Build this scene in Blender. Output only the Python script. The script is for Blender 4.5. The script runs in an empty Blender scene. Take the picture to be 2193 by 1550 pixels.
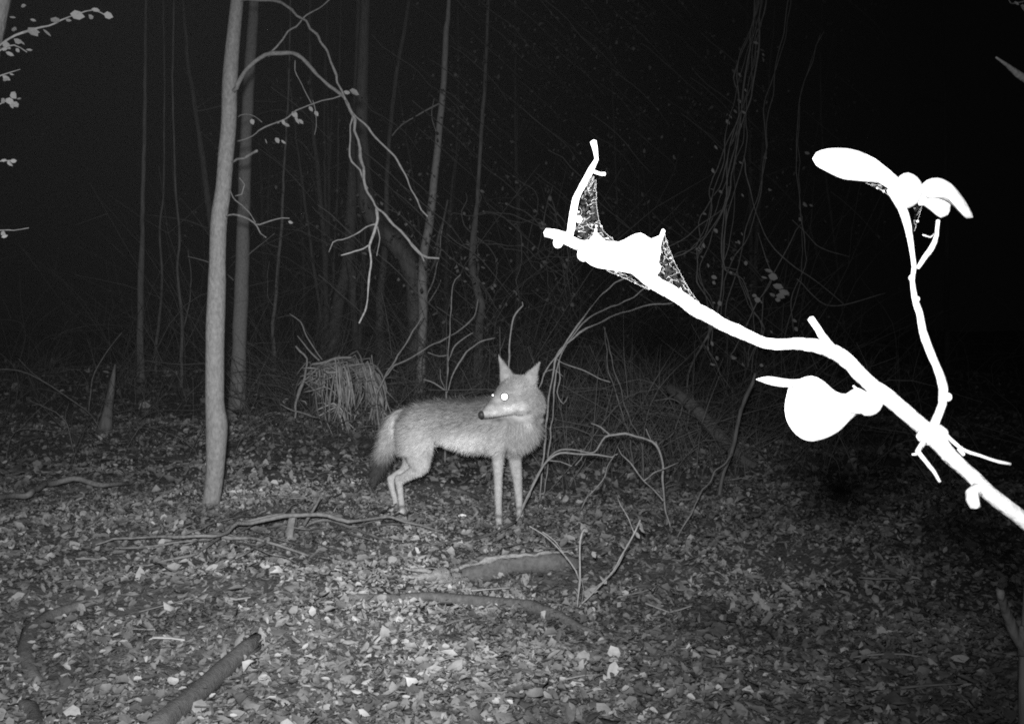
import bpy, math
import numpy as np
from mathutils import Vector

# ------------------------------------------------------------------ camera, sky, flash, exposure
scene = bpy.context.scene
coll = scene.collection
rng = np.random.default_rng(7)

F = 2351.0                       # focal length in pixels of the 2193 x 1550 photograph
CX, CY = 1096.5, 775.0
CAM = np.array([0.0, 0.0, 0.90])
PITCH = math.atan(75.0 / F)      # looking slightly down
cam_d = bpy.data.cameras.new('camera')
cam_d.sensor_width = 36.0
cam_d.lens = 36.0 * F / 2193.0
cam_d.clip_start = 0.02
cam_d.clip_end = 600.0
cam_o = bpy.data.objects.new('camera', cam_d)
coll.objects.link(cam_o)
cam_o.location = CAM
cam_o.rotation_euler = (math.pi / 2 - PITCH, 0, 0)
scene.camera = cam_o

world = bpy.data.worlds.new('World')
scene.world = world
world.use_nodes = True
wn = world.node_tree
bg = wn.nodes['Background']
sky = wn.nodes.new('ShaderNodeTexSky')
sky.sky_type = 'NISHITA'
sky.sun_disc = False
sky.sun_elevation = math.radians(-6)
sky.sun_rotation = math.radians(200)
bw = wn.nodes.new('ShaderNodeRGBToBW')
addn = wn.nodes.new('ShaderNodeMath'); addn.operation = 'MULTIPLY_ADD'
addn.inputs[1].default_value = 0.004
addn.inputs[2].default_value = 0.0008      # faint even night glow of an overcast sky
wn.links.new(sky.outputs[0], bw.inputs[0])
wn.links.new(bw.outputs[0], addn.inputs[0])
wn.links.new(addn.outputs[0], bg.inputs['Color'])
bg.inputs['Strength'].default_value = 1.0

# the trail camera's own flash: a small array just above and left of its lens
def aim(o, target):
    o.rotation_euler = (Vector(target) - o.location).to_track_quat('-Z', 'Y').to_euler()
fl = bpy.data.lights.new('trail_camera_flash', 'SPOT')
fl.energy = 1880.0
fl.color = (1, 1, 1)
fl.spot_size = math.radians(150)
fl.spot_blend = 0.3
fl.shadow_soft_size = 0.028
# beam of the lamp array: strongest ahead, falling off smoothly to the sides (wider than high)
fl.use_nodes = True
ft = fl.node_tree; fn = ft.nodes; em = fn['Emission']
def fmath(op, a, b=None):
    m = fn.new('ShaderNodeMath'); m.operation = op
    for i, v in enumerate((a, b)):
        if v is None: continue
        if isinstance(v, (int, float)): m.inputs[i].default_value = v
        else: ft.links.new(v, m.inputs[i])
    return m.outputs[0]
tcn = fn.new('ShaderNodeTexCoord'); sep = fn.new('ShaderNodeSeparateXYZ')
ft.links.new(tcn.outputs['Normal'], sep.inputs[0])
zz_ = fmath('MAXIMUM', fmath('ABSOLUTE', sep.outputs[2]), .05)
ux = fmath('DIVIDE', fmath('DIVIDE', sep.outputs[0], zz_), .39)
uy = fmath('DIVIDE', fmath('DIVIDE', sep.outputs[1], zz_), .36)
e2 = fmath('ADD', fmath('MULTIPLY', ux, ux), fmath('MULTIPLY', uy, uy))
gs = fmath('POWER', 2.71828, fmath('MULTIPLY', e2, -1.0))
ft.links.new(fmath('ADD', gs, .02), em.inputs['Strength'])
fl_o = bpy.data.objects.new('trail_camera_flash', fl)
coll.objects.link(fl_o)
fl_o.location = (-0.03, -0.01, 0.985)
aim(fl_o, (-0.92, 5.3, 0.70))

scene.view_settings.view_transform = 'Standard'
scene.view_settings.look = 'None'
scene.view_settings.exposure = 0.0
scene.view_settings.gamma = 1.0
scene.view_settings.use_curve_mapping = False
scene.render.engine = 'CYCLES'
scene.cycles.use_denoising = False
scene.cycles.max_bounces = 3
scene.cycles.filter_width = 1.9
scene.cycles.caustics_reflective = False
scene.cycles.sample_clamp_indirect = 0.5
scene.cycles.sample_clamp_direct = 4.0

# ------------------------------------------------------------------ geometry helpers
cp, sp_ = math.cos(PITCH), math.sin(PITCH)
def P(px, py, d):
    """point at depth d (metres along the view axis) seen at that spot of the photograph"""
    u = (px - CX) / F * d
    v = -(py - CY) / F * d
    return np.array([CAM[0] + u, CAM[1] + d * cp + v * sp_, CAM[2] - d * sp_ + v * cp])

WV = [(rng.uniform(0, 6.28), rng.uniform(0, 6.28)) for _ in range(16)]
def H(x, y):
    x = np.asarray(x, float); y = np.asarray(y, float)
    z = np.zeros(np.broadcast(x, y).shape)
    for k, (a, ph) in enumerate(WV):
        wl = [3.4, 2.3, 1.5, 1.0, .75, .55, .42, .33][k % 8]
        am = [.020, .016, .012, .009, .008, .006, .005, .004][k % 8]
        z = z + am * np.sin((x * math.cos(a) + y * math.sin(a)) * 6.283 / wl + ph)
    t = np.clip((y - 7.0) / 18.0, 0, 1)
    z = z + 0.42 * t * (1.25 - 0.25 * t * t) * .95
    z = z + .07 * np.exp(-(((x + 1.05) / .30) ** 2 + ((y - 5.55) / .35) ** 2))   # low mound of leaves
    z = z + .05 * np.exp(-(((x - .15) / .55) ** 2 + ((y - 4.35) / .16) ** 2))
    z = z + np.clip((y - 9.0) / 5.0, 0, 1) * (.16 * np.sin(x * .55 + .6) * np.sin(y * .42) + .10 * np.sin(x * 1.15 + 1.9))
    r = np.hypot(x, y)
    return z * np.clip(r / 1.5, 0, 1)
def G(px, py, lift=0.0):
    """where the ray through that spot meets the ground (raised by lift)"""
    a = 0.6
    d = a
    while d < 90:
        p = P(px, py, d)
        if p[2] < H(p[0], p[1]) + lift:
            break
        a = d
        d *= 1.02
    b = d
    for _ in range(18):
        m = .5 * (a + b); p = P(px, py, m)
        if p[2] < H(p[0], p[1]) + lift: b = m
        else: a = m
    return P(px, py, .5 * (a + b))
def depth(p):
    return (p[1] - CAM[1]) * cp - (p[2] - CAM[2]) * sp_

class MB:
    """collects pieces of ONE mesh"""
    def __init__(self):
        self.v = []; self.f3 = []; self.f4 = []; self.t3 = []; self.t4 = []; self.n = 0
    def add(self, v, tris=None, quads=None, tone=1.0):
        v = np.asarray(v, float).reshape(-1, 3)
        self.v.append(v)
        if tris is not None and len(tris):
            tris = np.asarray(tris, int).reshape(-1, 3)
            self.f3.append(tris + self.n); self.t3.append(np.broadcast_to(tone, (len(tris),)))
        if quads is not None and len(quads):
            quads = np.asarray(quads, int).reshape(-1, 4)
            self.f4.append(quads + self.n); self.t4.append(np.broadcast_to(tone, (len(quads),)))
        self.n += len(v)
    def mesh(self, name, origin=(0, 0, 0), smooth=True):
        v = np.concatenate(self.v) - np.asarray(origin)
        f3 = np.concatenate(self.f3) if self.f3 else np.zeros((0, 3), int)
        f4 = np.concatenate(self.f4) if self.f4 else np.zeros((0, 4), int)
        tone = np.concatenate(self.t3 + self.t4)
        me = bpy.data.meshes.new(name)
        me.vertices.add(len(v)); me.vertices.foreach_set('co', v.ravel().astype(np.float32))
        nl = f3.size + f4.size
        me.loops.add(nl)
        me.loops.foreach_set('vertex_index', np.concatenate([f3.ravel(), f4.ravel()]).astype(np.int32))
        npoly = len(f3) + len(f4)
        me.polygons.add(npoly)
        st = np.concatenate([np.arange(len(f3)) * 3, f3.size + np.arange(len(f4)) * 4]).astype(np.int32)
        me.polygons.foreach_set('loop_start', st)
        me.polygons.foreach_set('use_smooth', np.full(npoly, smooth))
        at = me.attributes.new('tone', 'FLOAT', 'FACE')
        at.data.foreach_set('value', tone.astype(np.float32))
        me.update(calc_edges=True); me.validate()
        return me

def link(name, me, mat, parent=None, loc=(0, 0, 0)):
    o = bpy.data.objects.new(name, me)
    coll.objects.link(o)
    if me is not None and mat is not None and not me.materials:
        me.materials.append(mat)
    o.location = loc
    if parent is not None:
        o.parent = parent
    return o
def tag(o, label=None, cat=None, group=None, kind=None):
    if label: o['label'] = label
    if cat: o['category'] = cat
    if group: o['group'] = group
    if kind: o['kind'] = kind
    return o
def thing(name, loc, label, cat, group=None):
    o = bpy.data.objects.new(name, None)
    o.empty_display_size = .1
    coll.objects.link(o); o.location = loc
    return tag(o, label, cat, group)
def part(name, mb, mat, parent, smooth=True):
    base = np.zeros(3); q = parent
    while q is not None:
        base = base + np.array(q.location); q = q.parent
    return link(name, mb.mesh(name, base, smooth), mat, parent)

def cat_rom(p, step):
    p = np.asarray(p, float)
    if len(p) == 2:
        n = max(2, int(np.linalg.norm(p[1, :3] - p[0, :3]) / step))
        t = np.linspace(0, 1, n + 1)[:, None]
        return p[0] * (1 - t) + p[1] * t
    q = np.vstack([2 * p[0] - p[1], p, 2 * p[-1] - p[-2]])
    out = []
    for i in range(1, len(q) - 2):
        n = max(1, int(np.linalg.norm(q[i + 1, :3] - q[i, :3]) / step))
        t = (np.arange(n) / n)[:, None]
        a, b, c, d = q[i - 1], q[i], q[i + 1], q[i + 2]
        out.append(.5 * ((2 * b) + (-a + c) * t + (2 * a - 5 * b + 4 * c - d) * t * t + (-a + 3 * b - 3 * c + d) * t ** 3))
    out.append(q[-2][None])
    return np.concatenate(out)

def tube(mb, pts, step=.05, sides=8, jit=.08, kink=0.0, cap=True, tone=1.0):
    """tapered, slightly knobbly tube through pts = rows of x, y, z, radius"""
    c = cat_rom(pts, step)
    n = len(c)
    r = np.maximum(c[:, 3], 1e-4)
    pos = c[:, :3].copy()
    lw = np.interp(np.arange(n), np.linspace(0, n - 1, max(3, n // 3)), rng.normal(0, 1, max(3, n // 3)))
    r = r * (1 + jit * lw * (.45 if sides >= 10 else 1))
    flute = rng.normal(0, jit * .8, sides) if sides >= 10 else np.zeros(sides)
    if kink:
        w = np.stack([np.interp(np.arange(n), np.linspace(0, n - 1, max(3, n // 2)), rng.normal(0, kink, max(3, n // 2))) for _ in range(3)], 1)
        w[0] = 0
        pos += w
    tg = np.gradient(pos, axis=0)
    tg /= np.linalg.norm(tg, axis=1)[:, None] + 1e-12
    up = np.array([0, 1.0, 0]) if abs(tg[0][1]) < .8 else np.array([0, 0, 1.0])
    a = np.cross(tg[0], up); a /= np.linalg.norm(a)
    V = np.zeros((n, sides, 3))
    ang = np.arange(sides) * 2 * math.pi / sides
    ca, sa = np.cos(ang), np.sin(ang)
    for i in range(n):
        a = a - tg[i] * np.dot(a, tg[i]); a /= np.linalg.norm(a) + 1e-12
        b = np.cross(tg[i], a)
        rr = r[i] * (1 + flute + rng.normal(0, jit * (.22 if sides >= 10 else .5), sides)) if jit else r[i] * np.ones(sides)
        V[i] = pos[i] + rr[:, None] * (ca[:, None] * a + sa[:, None] * b)
    idx = np.arange(n * sides).reshape(n, sides)
    q = np.stack([idx[:-1], np.roll(idx, -1, 1)[:-1], np.roll(idx, -1, 1)[1:], idx[1:]], -1).reshape(-1, 4)
    vv = V.reshape(-1, 3)
    tri = None
    if cap:
        e0 = pos[0] - tg[0] * r[0] * .5; e1 = pos[-1] + tg[-1] * r[-1] * .5
        vv = np.vstack([vv, e0, e1])
        k = n * sides
        tri = [(k, idx[0, (j + 1) % sides], idx[0, j]) for j in range(sides)] + \
              [(k + 1, idx[-1, j], idx[-1, (j + 1) % sides]) for j in range(sides)]
    mb.add(vv, tri, q, tone)
    return pos

def TH(w):
    return .64 if w < 9 else (.74 if w < 13 else 1.0)
def trace(pts, w):
    """pixel path rows (px, py, depth) with widths in pixels -> rows x, y, z, radius"""
    w = np.interp(np.linspace(0, 1, len(pts)), np.linspace(0, 1, len(w)), w) if len(w) != len(pts) else np.asarray(w)
    return np.array([np.append(P(*p), .5 * ww * TH(ww) / F * p[2]) for p, ww in zip(pts, w)])
def at_depth(d0, pts, d1=None):
    d1 = d0 if d1 is None else d1
    n = len(pts)
    return [(p[0], p[1], d0 + (d1 - d0) * i / max(1, n - 1)) for i, p in enumerate(pts)]
def on_ground(pts, w, lifts):
    w = np.interp(np.linspace(0, 1, len(pts)), np.linspace(0, 1, len(w)), w)
    lifts = np.interp(np.linspace(0, 1, len(pts)), np.linspace(0, 1, len(lifts)), lifts)
    out = []
    for p, ww, l in zip(pts, w, lifts):
        g = G(p[0], p[1], l)
        out.append(np.append(g, .5 * ww / F * depth(g)))
    return np.array(out)

# ------------------------------------------------------------------ materials (all grey: infrared picture)
def material(name, lo, hi, scale=20.0, stretch=(1, 1, 1), rough=.9, bump=.3, bscale=None, tone=False, spec=.15, detail=6):
    m = bpy.data.materials.new(name); m.use_nodes = True
    t = m.node_tree; n = t.nodes; L = t.links
    b = n['Principled BSDF']
    b.inputs['Roughness'].default_value = rough
    b.inputs['Specular IOR Level'].default_value = spec
    tc = n.new('ShaderNodeTexCoord'); mp = n.new('ShaderNodeMapping')
    mp.inputs['Scale'].default_value = stretch
    L.new(tc.outputs['Object'], mp.inputs[0])
    nz = n.new('ShaderNodeTexNoise'); nz.inputs['Scale'].default_value = scale
    nz.inputs['Detail'].default_value = detail; nz.inputs['Roughness'].default_value = .65
    L.new(mp.outputs[0], nz.inputs['Vector'])
    mr = n.new('ShaderNodeMapRange')
    mr.inputs[1].default_value = .3; mr.inputs[2].default_value = .7
    mr.inputs[3].default_value = lo; mr.inputs[4].default_value = hi
    L.new(nz.outputs[0], mr.inputs[0])
    out = mr.outputs[0]
    if tone:
        at = n.new('ShaderNodeAttribute'); at.attribute_name = 'tone'
        mu = n.new('ShaderNodeMath'); mu.operation = 'MULTIPLY'
        L.new(out, mu.inputs[0]); L.new(at.outputs['Fac'], mu.inputs[1])
        out = mu.outputs[0]
    L.new(out, b.inputs['Base Color'])
    if bump:
        bp = n.new('ShaderNodeBump'); bp.inputs['Strength'].default_value = bump
        bp.inputs['Distance'].default_value = .01
        n2 = n.new('ShaderNodeTexNoise'); n2.inputs['Scale'].default_value = bscale or scale * 2
        n2.inputs['Detail'].default_value = 5
        L.new(mp.outputs[0], n2.inputs['Vector'])
        L.new(n2.outputs[0], bp.inputs['Height'])
        L.new(bp.outputs[0], b.inputs['Normal'])
    return m

M_soil = material('dark_forest_soil', .05, .11, 18, bump=.8, bscale=60)
M_litter = material('dead_leaf', .8, 1.15, 60, bump=.2, tone=True, rough=.8)
M_bark = material('smooth_grey_bark', .13, .24, 70, (1, 1, .6), bump=.5, bscale=90)
M_bark2 = material('rough_grey_bark', .07, .18, 26, (1, 1, .22), bump=.9, bscale=45)
M_twig = material('pale_twig_bark', .15, .30, 60, bump=.4)
M_palebark = material('pale_lichen_bark', .20, .38, 40, (1, 1, .5), bump=.6)
M_branch = material('grey_branch_bark', .11, .21, 60, bump=.4)
M_dead = material('weathered_dead_wood', .08, .19, 60, (1, 1, 1), bump=.4, bscale=140)
M_deaddark2 = material('rotten_brown_wood', .055, .13, 70, bump=.35, bscale=180)
M_deaddark = material('dark_wood_and_shade', .06, .13, 60, bump=.35, bscale=160)  # dark dead wood, also carries painted shade of hollows and a log underside
M_pale = material('pale_splintered_wood', .14, .34, 60, (1, 3, 3), bump=.6)
M_leafpale = material('pale_dry_leaf', .20, .36, 40, bump=.3)
M_leafmid = material('grey_dry_leaf', .15, .28, 40, bump=.3)
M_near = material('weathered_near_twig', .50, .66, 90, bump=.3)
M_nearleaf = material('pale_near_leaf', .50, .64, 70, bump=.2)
M_silk = material('white_spider_silk', .7, .85, 80, bump=0)
M_vine = material('grey_vine', .08, .17, 40, bump=.3)
M_grass = material('dry_grass_blade', .8, 1.1, 30, tone=True, bump=0)
M_fur = material('coyote_fur', .80, 1.16, 55, tone=True, bump=.25, bscale=220, rough=1.0, spec=.05)
M_nose = material('damp_black_nose', .02, .035, 60, rough=.5, bump=.2, spec=.3)
M_eye = bpy.data.materials.new('reflecting_eye'); M_eye.use_nodes = True      # the bright layer at the back of the eye
_b = M_eye.node_tree.nodes['Principled BSDF']
_b.inputs['Metallic'].default_value = 1.0
_n = M_eye.node_tree.nodes.new('ShaderNodeTexNoise'); _n.inputs['Scale'].default_value = 30
_r = M_eye.node_tree.nodes.new('ShaderNodeMapRange'); _r.inputs[3].default_value = .85; _r.inputs[4].default_value = .95
M_eye.node_tree.links.new(_n.outputs[0], _r.inputs[0]); M_eye.node_tree.links.new(_r.outputs[0], _b.inputs['Base Color'])
_b.inputs['Roughness'].default_value = .34

# ------------------------------------------------------------------ ground
def axis(lo_f, hi_f, step, lo, hi):
    a = list(np.arange(lo_f, hi_f + 1e-6, step))
    s = step
    x = a[-1]
    while x < hi:
        s *= 1.12; x += s; a.append(x)
    s = step; x = a[0]
    while x > lo:
        s *= 1.12; x -= s; a.insert(0, x)
    return np.array(a)
gx = axis(-4.5, 4.5, .045, -80, 80)
gy = axis(1.6, 9.0, .045, -40, 110)
X, Y = np.meshgrid(gx, gy)
Z = H(X, Y)
near = (np.abs(X) < 5) & (Y > 1) & (Y < 10)
Z = Z + np.where(near, rng.normal(0, .006, Z.shape), 0)
mb = MB()
ny, nx = X.shape
ii = np.arange(nx * ny).reshape(ny, nx)
mb.add(np.stack([X, Y, Z], -1).reshape(-1, 3), None,
       np.stack([ii[:-1, :-1], ii[:-1, 1:], ii[1:, 1:], ii[1:, :-1]], -1).reshape(-1, 4))
g = link('ground', mb.mesh('ground'), M_soil)
tag(g, 'dark soil of the forest floor under the fallen leaves', None, kind='structure')

# ------------------------------------------------------------------ leaves: one template, placed in bulk
LV = np.array([[0, 0, 0], [.33, 0, 0], [.68, 0, 0], [1, 0, 0], [.28, .5, 0], [.66, .42, 0], [.28, -.5, 0], [.66, -.42, 0]])
LT = np.array([(0, 6, 1), (0, 1, 4), (2, 7, 3), (2, 3, 5)])
LQ = np.array([(1, 6, 7, 2), (1, 2, 5, 4)])
def leaves(mb, c, ln, wd, yaw, pitch, roll, fold, bend, tone):
    n = len(c)
    v = np.repeat(LV[None], n, 0)
    v[:, :, 0] -= .5
    wob = rng.normal(1, .13, (n, 8))
    v[:, :, 1] *= wob
    zz = fold[:, None] * np.abs(v[:, :, 1]) + bend[:, None] * (v[:, :, 0] ** 2 - .08) + rng.normal(0, .05, (n, 8))
    v[:, :, 0] *= ln[:, None]
    v[:, :, 1] *= wd[:, None]
    v[:, :, 2] = zz * wd[:, None]
    def rot(v, ang, i, j):
        c_, s_ = np.cos(ang)[:, None], np.sin(ang)[:, None]
        a, b = v[:, :, i].copy(), v[:, :, j].copy()
        v[:, :, i] = c_ * a - s_ * b; v[:, :, j] = s_ * a + c_ * b
    rot(v, roll, 1, 2); rot(v, pitch, 0, 2); rot(v, yaw, 0, 1)
    v += c[:, None, :]
    off = (np.arange(n) * 8)[:, None, None]
    mb.v.append(v.reshape(-1, 3))
    mb.f3.append((LT[None] + off).reshape(-1, 3) + mb.n); mb.t3.append(np.repeat(tone, 4))
    mb.f4.append((LQ[None] + off).reshape(-1, 4) + mb.n); mb.t4.append(np.repeat(tone, 2))
    mb.n += n * 8

NG = rng.random((64, 64))
def vnoise(x, y, sc):
    """smooth random patches of size sc metres, 0..1"""
    u = np.asarray(x) / sc + 17.3; v = np.asarray(y) / sc + 5.7
    i = np.floor(u).astype(int); j = np.floor(v).astype(int)
    fu = u - i; fv = v - j; fu = fu * fu * (3 - 2 * fu); fv = fv * fv * (3 - 2 * fv)
    g = lambda a, b: NG[a % 64, b % 64]
    return (g(i, j) * (1 - fu) + g(i + 1, j) * fu) * (1 - fv) + (g(i, j + 1) * (1 - fu) + g(i + 1, j + 1) * fu) * fv
def patch(x, y):
    """drifts: how pale the litter is"""
    return .40 * vnoise(x, y, .75) + .35 * vnoise(x + 9, y, .28) + .25 * vnoise(x, y + 4, .11)
mb = MB()
for (d0, d1, n, sz) in ((1.5, 3.3, 70000, .018), (3.3, 6.2, 80000, .021), (6.2, 10, 38000, .030), (10, 18, 16000, .05)):
    d = np.sqrt(rng.uniform(d0 * d0, d1 * d1, n))
    x = rng.uniform(-1, 1, n) * (.60 * d + .4)
    y = d
    big = rng.random(n) < .10
    ln = sz * np.clip(np.exp(rng.normal(0, .42, n)), .45, 1.7) * np.where(big, 1.7, 1.0)
    wd = ln * rng.uniform(.28, .72, n)
    pt = patch(x, y)
    z = H(x, y) + rng.uniform(.001, .016, n) + .022 * (vnoise(x + 3, y, .22) - .4) + np.where(big, .006, 0)
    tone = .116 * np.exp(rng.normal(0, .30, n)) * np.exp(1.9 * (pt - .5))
    tone = tone * (1 + .9 * np.exp(-(((x + 1.0) / .6) ** 2 + ((y - 5.75) / .55) ** 2)))      # clump of paler leaves, with the brighter flash light there put into the tone
    tone = tone * (1.0 if d0 < 3 else (1.25 if d0 < 10 else .8))  # middle distance brightened and far ground dimmed through the leaf tone
    br = rng.random(n) < np.where(big, .20, .03) * (.3 + 1.4 * pt)
    tone = np.where(br, rng.uniform(.16, .34, n), tone)
    tone = np.clip(tone, .03, .5)
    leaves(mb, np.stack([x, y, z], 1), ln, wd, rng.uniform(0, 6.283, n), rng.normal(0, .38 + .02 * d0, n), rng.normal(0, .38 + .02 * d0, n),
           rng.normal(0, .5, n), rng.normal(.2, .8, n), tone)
litter = mb; LOGS = []

# small sticks and stems lying in the leaves
mb = MB()
for i in range(420):
    d = math.sqrt(rng.uniform(2.0 ** 2, 11.0 ** 2)); x = rng.uniform(-1, 1) * (.55 * d + .3)
    a = rng.uniform(0, math.pi) if rng.random() < .5 else rng.normal(0, .5)
    l = rng.uniform(.04, .20); r = rng.uniform(.001, .0024) * (1 + d / 10)
    pts = []
    for t in (-.5, 0, .5):
        xx = x + math.cos(a) * l * t; yy = d + math.sin(a) * l * t
        pts.append((xx, yy, float(H(xx, yy)) + .020 + rng.uniform(-.006, .012), r * (1.2 - .5 * t)))
    tube(mb, np.array(pts), .03, 4, .1, .004, tone=rng.choice([.07, .12, .18, .30], p=[.3, .35, .25, .1]))
o = link('twig_litter', mb.mesh('twig_litter'), M_litter)
tag(o, 'thin broken sticks scattered through the fallen leaves', 'twigs', kind='stuff')

# single pale leaves and chips that stand out
lm = []
for k in range(5):
    m1 = MB(); nn = 16; wv_ = rng.uniform(.26, .42); fo = rng.uniform(.1, .5); be = rng.uniform(-.4, .7)
    tt = np.linspace(0, 2 * math.pi, nn, endpoint=False)
    ox = .5 * np.cos(tt); oy = wv_ * np.sin(tt) * (1 - .25 * np.cos(tt)) * (1 + rng.normal(0, .10, nn))
    ring = [np.stack([ox * q, oy * q, fo * np.abs(oy * q) + be * (ox * q) ** 2 + rng.normal(0, .012, nn)], 1) for q in (.5, 1.0)]
    vs_ = np.vstack([[[0, 0, 0]]] + ring)
    m1.add(vs_, [(0, 1 + k_, 1 + (k_ + 1) % nn) for k_ in range(nn)], [(1 + k_, 1 + nn + k_, 1 + nn + (k_ + 1) % nn, 1 + (k_ + 1) % nn) for k_ in range(nn)])
    lm.append(m1.mesh('fallen_leaf'))
spots = [(125, 1410, 34), (145, 1435, 26), (110, 1310, 16), (70, 1320, 18), (260, 1310, 22), (325, 1375, 22), (220, 1400, 22), (295, 1460, 28),
         (370, 1465, 40), (390, 1480, 30), (480, 1160, 14), (365, 1295, 20), (470, 1370, 20), (565, 1455, 24), (455, 1495, 24), (500, 1540, 26),
         (430, 1545, 26), (595, 1410, 26), (690, 1415, 24), (640, 1340, 20), (655, 1390, 26), (755, 1275, 22), (700, 1330, 18), (600, 1315, 16),
         (805, 1370, 24), (845, 1380, 26), (880, 1320, 18), (955, 1390, 26), (1020, 1375, 24), (930, 1440, 28), (870, 1500, 28), (1060, 1510, 24),
         (1085, 1320, 20), (1205, 1460, 22), (1240, 1470, 26), (1330, 1440, 26), (1340, 1480, 30), (1400, 1530, 34), (1310, 1535, 26), (1425, 1380, 22),
         (1050, 1550, 26), (1180, 1480, 24), (1160, 1165, 12), (1100, 1060, 10), (670, 935, 8), (757, 930, 9), (955, 1120, 12), (1270, 1310, 20),
         (1500, 1275, 18), (1570, 1395, 20), (1610, 1270, 16), (1730, 1320, 14), (1820, 1340, 16), (1790, 1180, 12), (1640, 1450, 22), (1700, 1480, 22),
         (1830, 1460, 18), (1480, 1500, 30), (1540, 1480, 26), (600, 1055, 12), (560, 1040, 12), (640, 1040, 14), (520, 1010, 10), (740, 1030, 10),
         (890, 1150, 12), (700, 1175, 14), (830, 1120, 10), (553, 1376, 40)]
for i, (px, py, w) in enumerate(spots):
    gpt = G(px, py, .02)
    s = .62 * w / F * depth(gpt)
    o = link('fallen_leaf', lm[i % 5], M_leafpale, None, gpt + np.array([0, 0, .008]))
    o.scale = (s, s, s)
    o.rotation_euler = (rng.uniform(.2, .8), rng.normal(0, .35), rng.uniform(-.8, .8))
    tag(o, 'pale dry leaf that stands out from the darker fallen leaves', 'leaf', 'pale leaves among the litter')
mb = MB()
c = G(990, 1104, .02)
tube(mb, np.array([[c[0] - .018, c[1], c[2], .007], [c[0], c[1] - .004, c[2] + .004, .009], [c[0] + .018, c[1], c[2] + .001, .006]]), .01, 7, .15)
tag(link('wood_chip', mb.mesh('wood_chip', c), M_silk, None, c), 'tiny bright chip lying in the leaves below the coyote', 'wood chip')

# ------------------------------------------------------------------ fallen wood
def stick(name, label, cat, paths, mat, step=.03, sides=8, jit=.12, kink=.0, group=None):
    """a fallen stick or log: first path is the main stem, the others its side branches"""
    root = paths[0][0]
    t = thing(name, (root[0][0], root[0][1], float(H(root[0][0], root[0][1]))), label, cat, group)
    for k, (pts, pn) in enumerate(paths):
        m1 = MB(); tube(m1, pts, step, sides, jit, kink)
        part(pn, m1, mat, t)
        if sides >= 10: LOGS.append(cat_rom(pts, .03))
    return t

stick('fallen_branch', 'long bent stick on the ground left of the grey sapling', 'branch', [
    (on_ground([(-40, 1066), (0, 1062), (60, 1058), (105, 1034), (160, 1024), (230, 1038), (286, 1031)], [10, 12, 11, 8], [.05, .075, .08, .05]), 'stem')], M_dead, kink=.006)
stick('fallen_branch', 'forked dead branch arched over the leaves below the sapling base', 'branch', [
    (on_ground([(205, 1166), (300, 1152), (380, 1148), (455, 1146), (505, 1130), (570, 1113), (640, 1102), (700, 1106), (745, 1118), (800, 1112), (840, 1107), (866, 1116), (940, 1130)],
               [4, 6, 8, 9, 9, 8, 6, 4], [.04, .08, .09, .11, .13, .10, .09, .05]), 'stem'),
    (on_ground([(480, 1143), (520, 1122), (580, 1106), (640, 1099)], [5, 7, 8], [.07, .09, .11]), 'side_branch'),
    (on_ground([(455, 1147), (520, 1152), (575, 1163), (620, 1178), (662, 1194)], [8, 7, 4], [.05, .05, .02]), 'side_branch'),
    (on_ground([(280, 1212), (350, 1202), (420, 1184), (470, 1150)], [4, 6, 7], [.01, .03, .05]), 'side_branch'),
    (on_ground([(470, 1207), (520, 1185), (575, 1163)], [4, 5, 6], [.01, .03, .045]), 'side_branch'),
    (on_ground([(240, 1172), (330, 1168), (420, 1156), (460, 1148)], [4, 5, 5], [.01, .03, .05]), 'side_branch'),
    (on_ground([(640, 1128), (690, 1112), (740, 1122), (800, 1150), (830, 1162)], [5, 6, 7, 4], [.03, .05, .04, .01]), 'side_branch')],
    M_dead, kink=.005)
tp = thing('twig_pile', G(430, 1170), 'loose pile of thin dark twigs beneath the forked dead branch', 'twigs')
for i in range(26):
    x0 = rng.uniform(230, 800); y0 = 1150 + rng.normal(0, 16) - (x0 - 430) * .05; l_ = rng.uniform(40, 170); sl = rng.normal(-.1, .28)
    m1 = MB(); tube(m1, on_ground([(x0, y0), (x0 + l_ * .35, y0 + l_ * .35 * sl - rng.uniform(0, 6)), (x0 + l_ * .7, y0 + l_ * .7 * sl + rng.normal(0, 4)), (x0 + l_, y0 + l_ * sl)], [3, 3.5, 3, 1.8], [.015, .05, .045, .015]), .03, 5, .2, .005)
    part('twig', m1, M_deaddark if i % 3 else M_dead, tp)
stick('fallen_log', 'half buried crooked log on the leaves below the broken log', 'log', [
    (on_ground([(745, 1278), (840, 1280), (920, 1276), (1050, 1288), (1140, 1298), (1200, 1322), (1250, 1352), (1300, 1366)], [16, 24, 28, 28, 22, 12], [.012, .02, .022, .018, .008]), 'stem'),
    (on_ground([(1130, 1298), (1180, 1290), (1230, 1296)], [14, 10, 5], [.01, .008, .004]), 'side_branch')], M_deaddark2, sides=12, jit=.07, step=.14, kink=.006)
tlog = stick('broken_log', 'dark broken log with pale splintered wood at one end', 'log', [
    (on_ground([(985, 1232), (1040, 1222), (1110, 1206), (1180, 1204), (1240, 1208)], [24, 40, 44, 40, 22], [.012, .03, .035, .03, .01]), 'stem')], M_deaddark, sides=12)  # shade of the underside is put into the dark wood colour
m1 = MB(); tube(m1, on_ground([(985, 1216), (1040, 1200), (1090, 1191), (1150, 1186), (1225, 1183)], [10, 12, 8, 6, 3], [.06, .075, .08, .075, .05]), .012, 7, .4, .003)
part('torn_edge', m1, M_pale, tlog)
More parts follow.
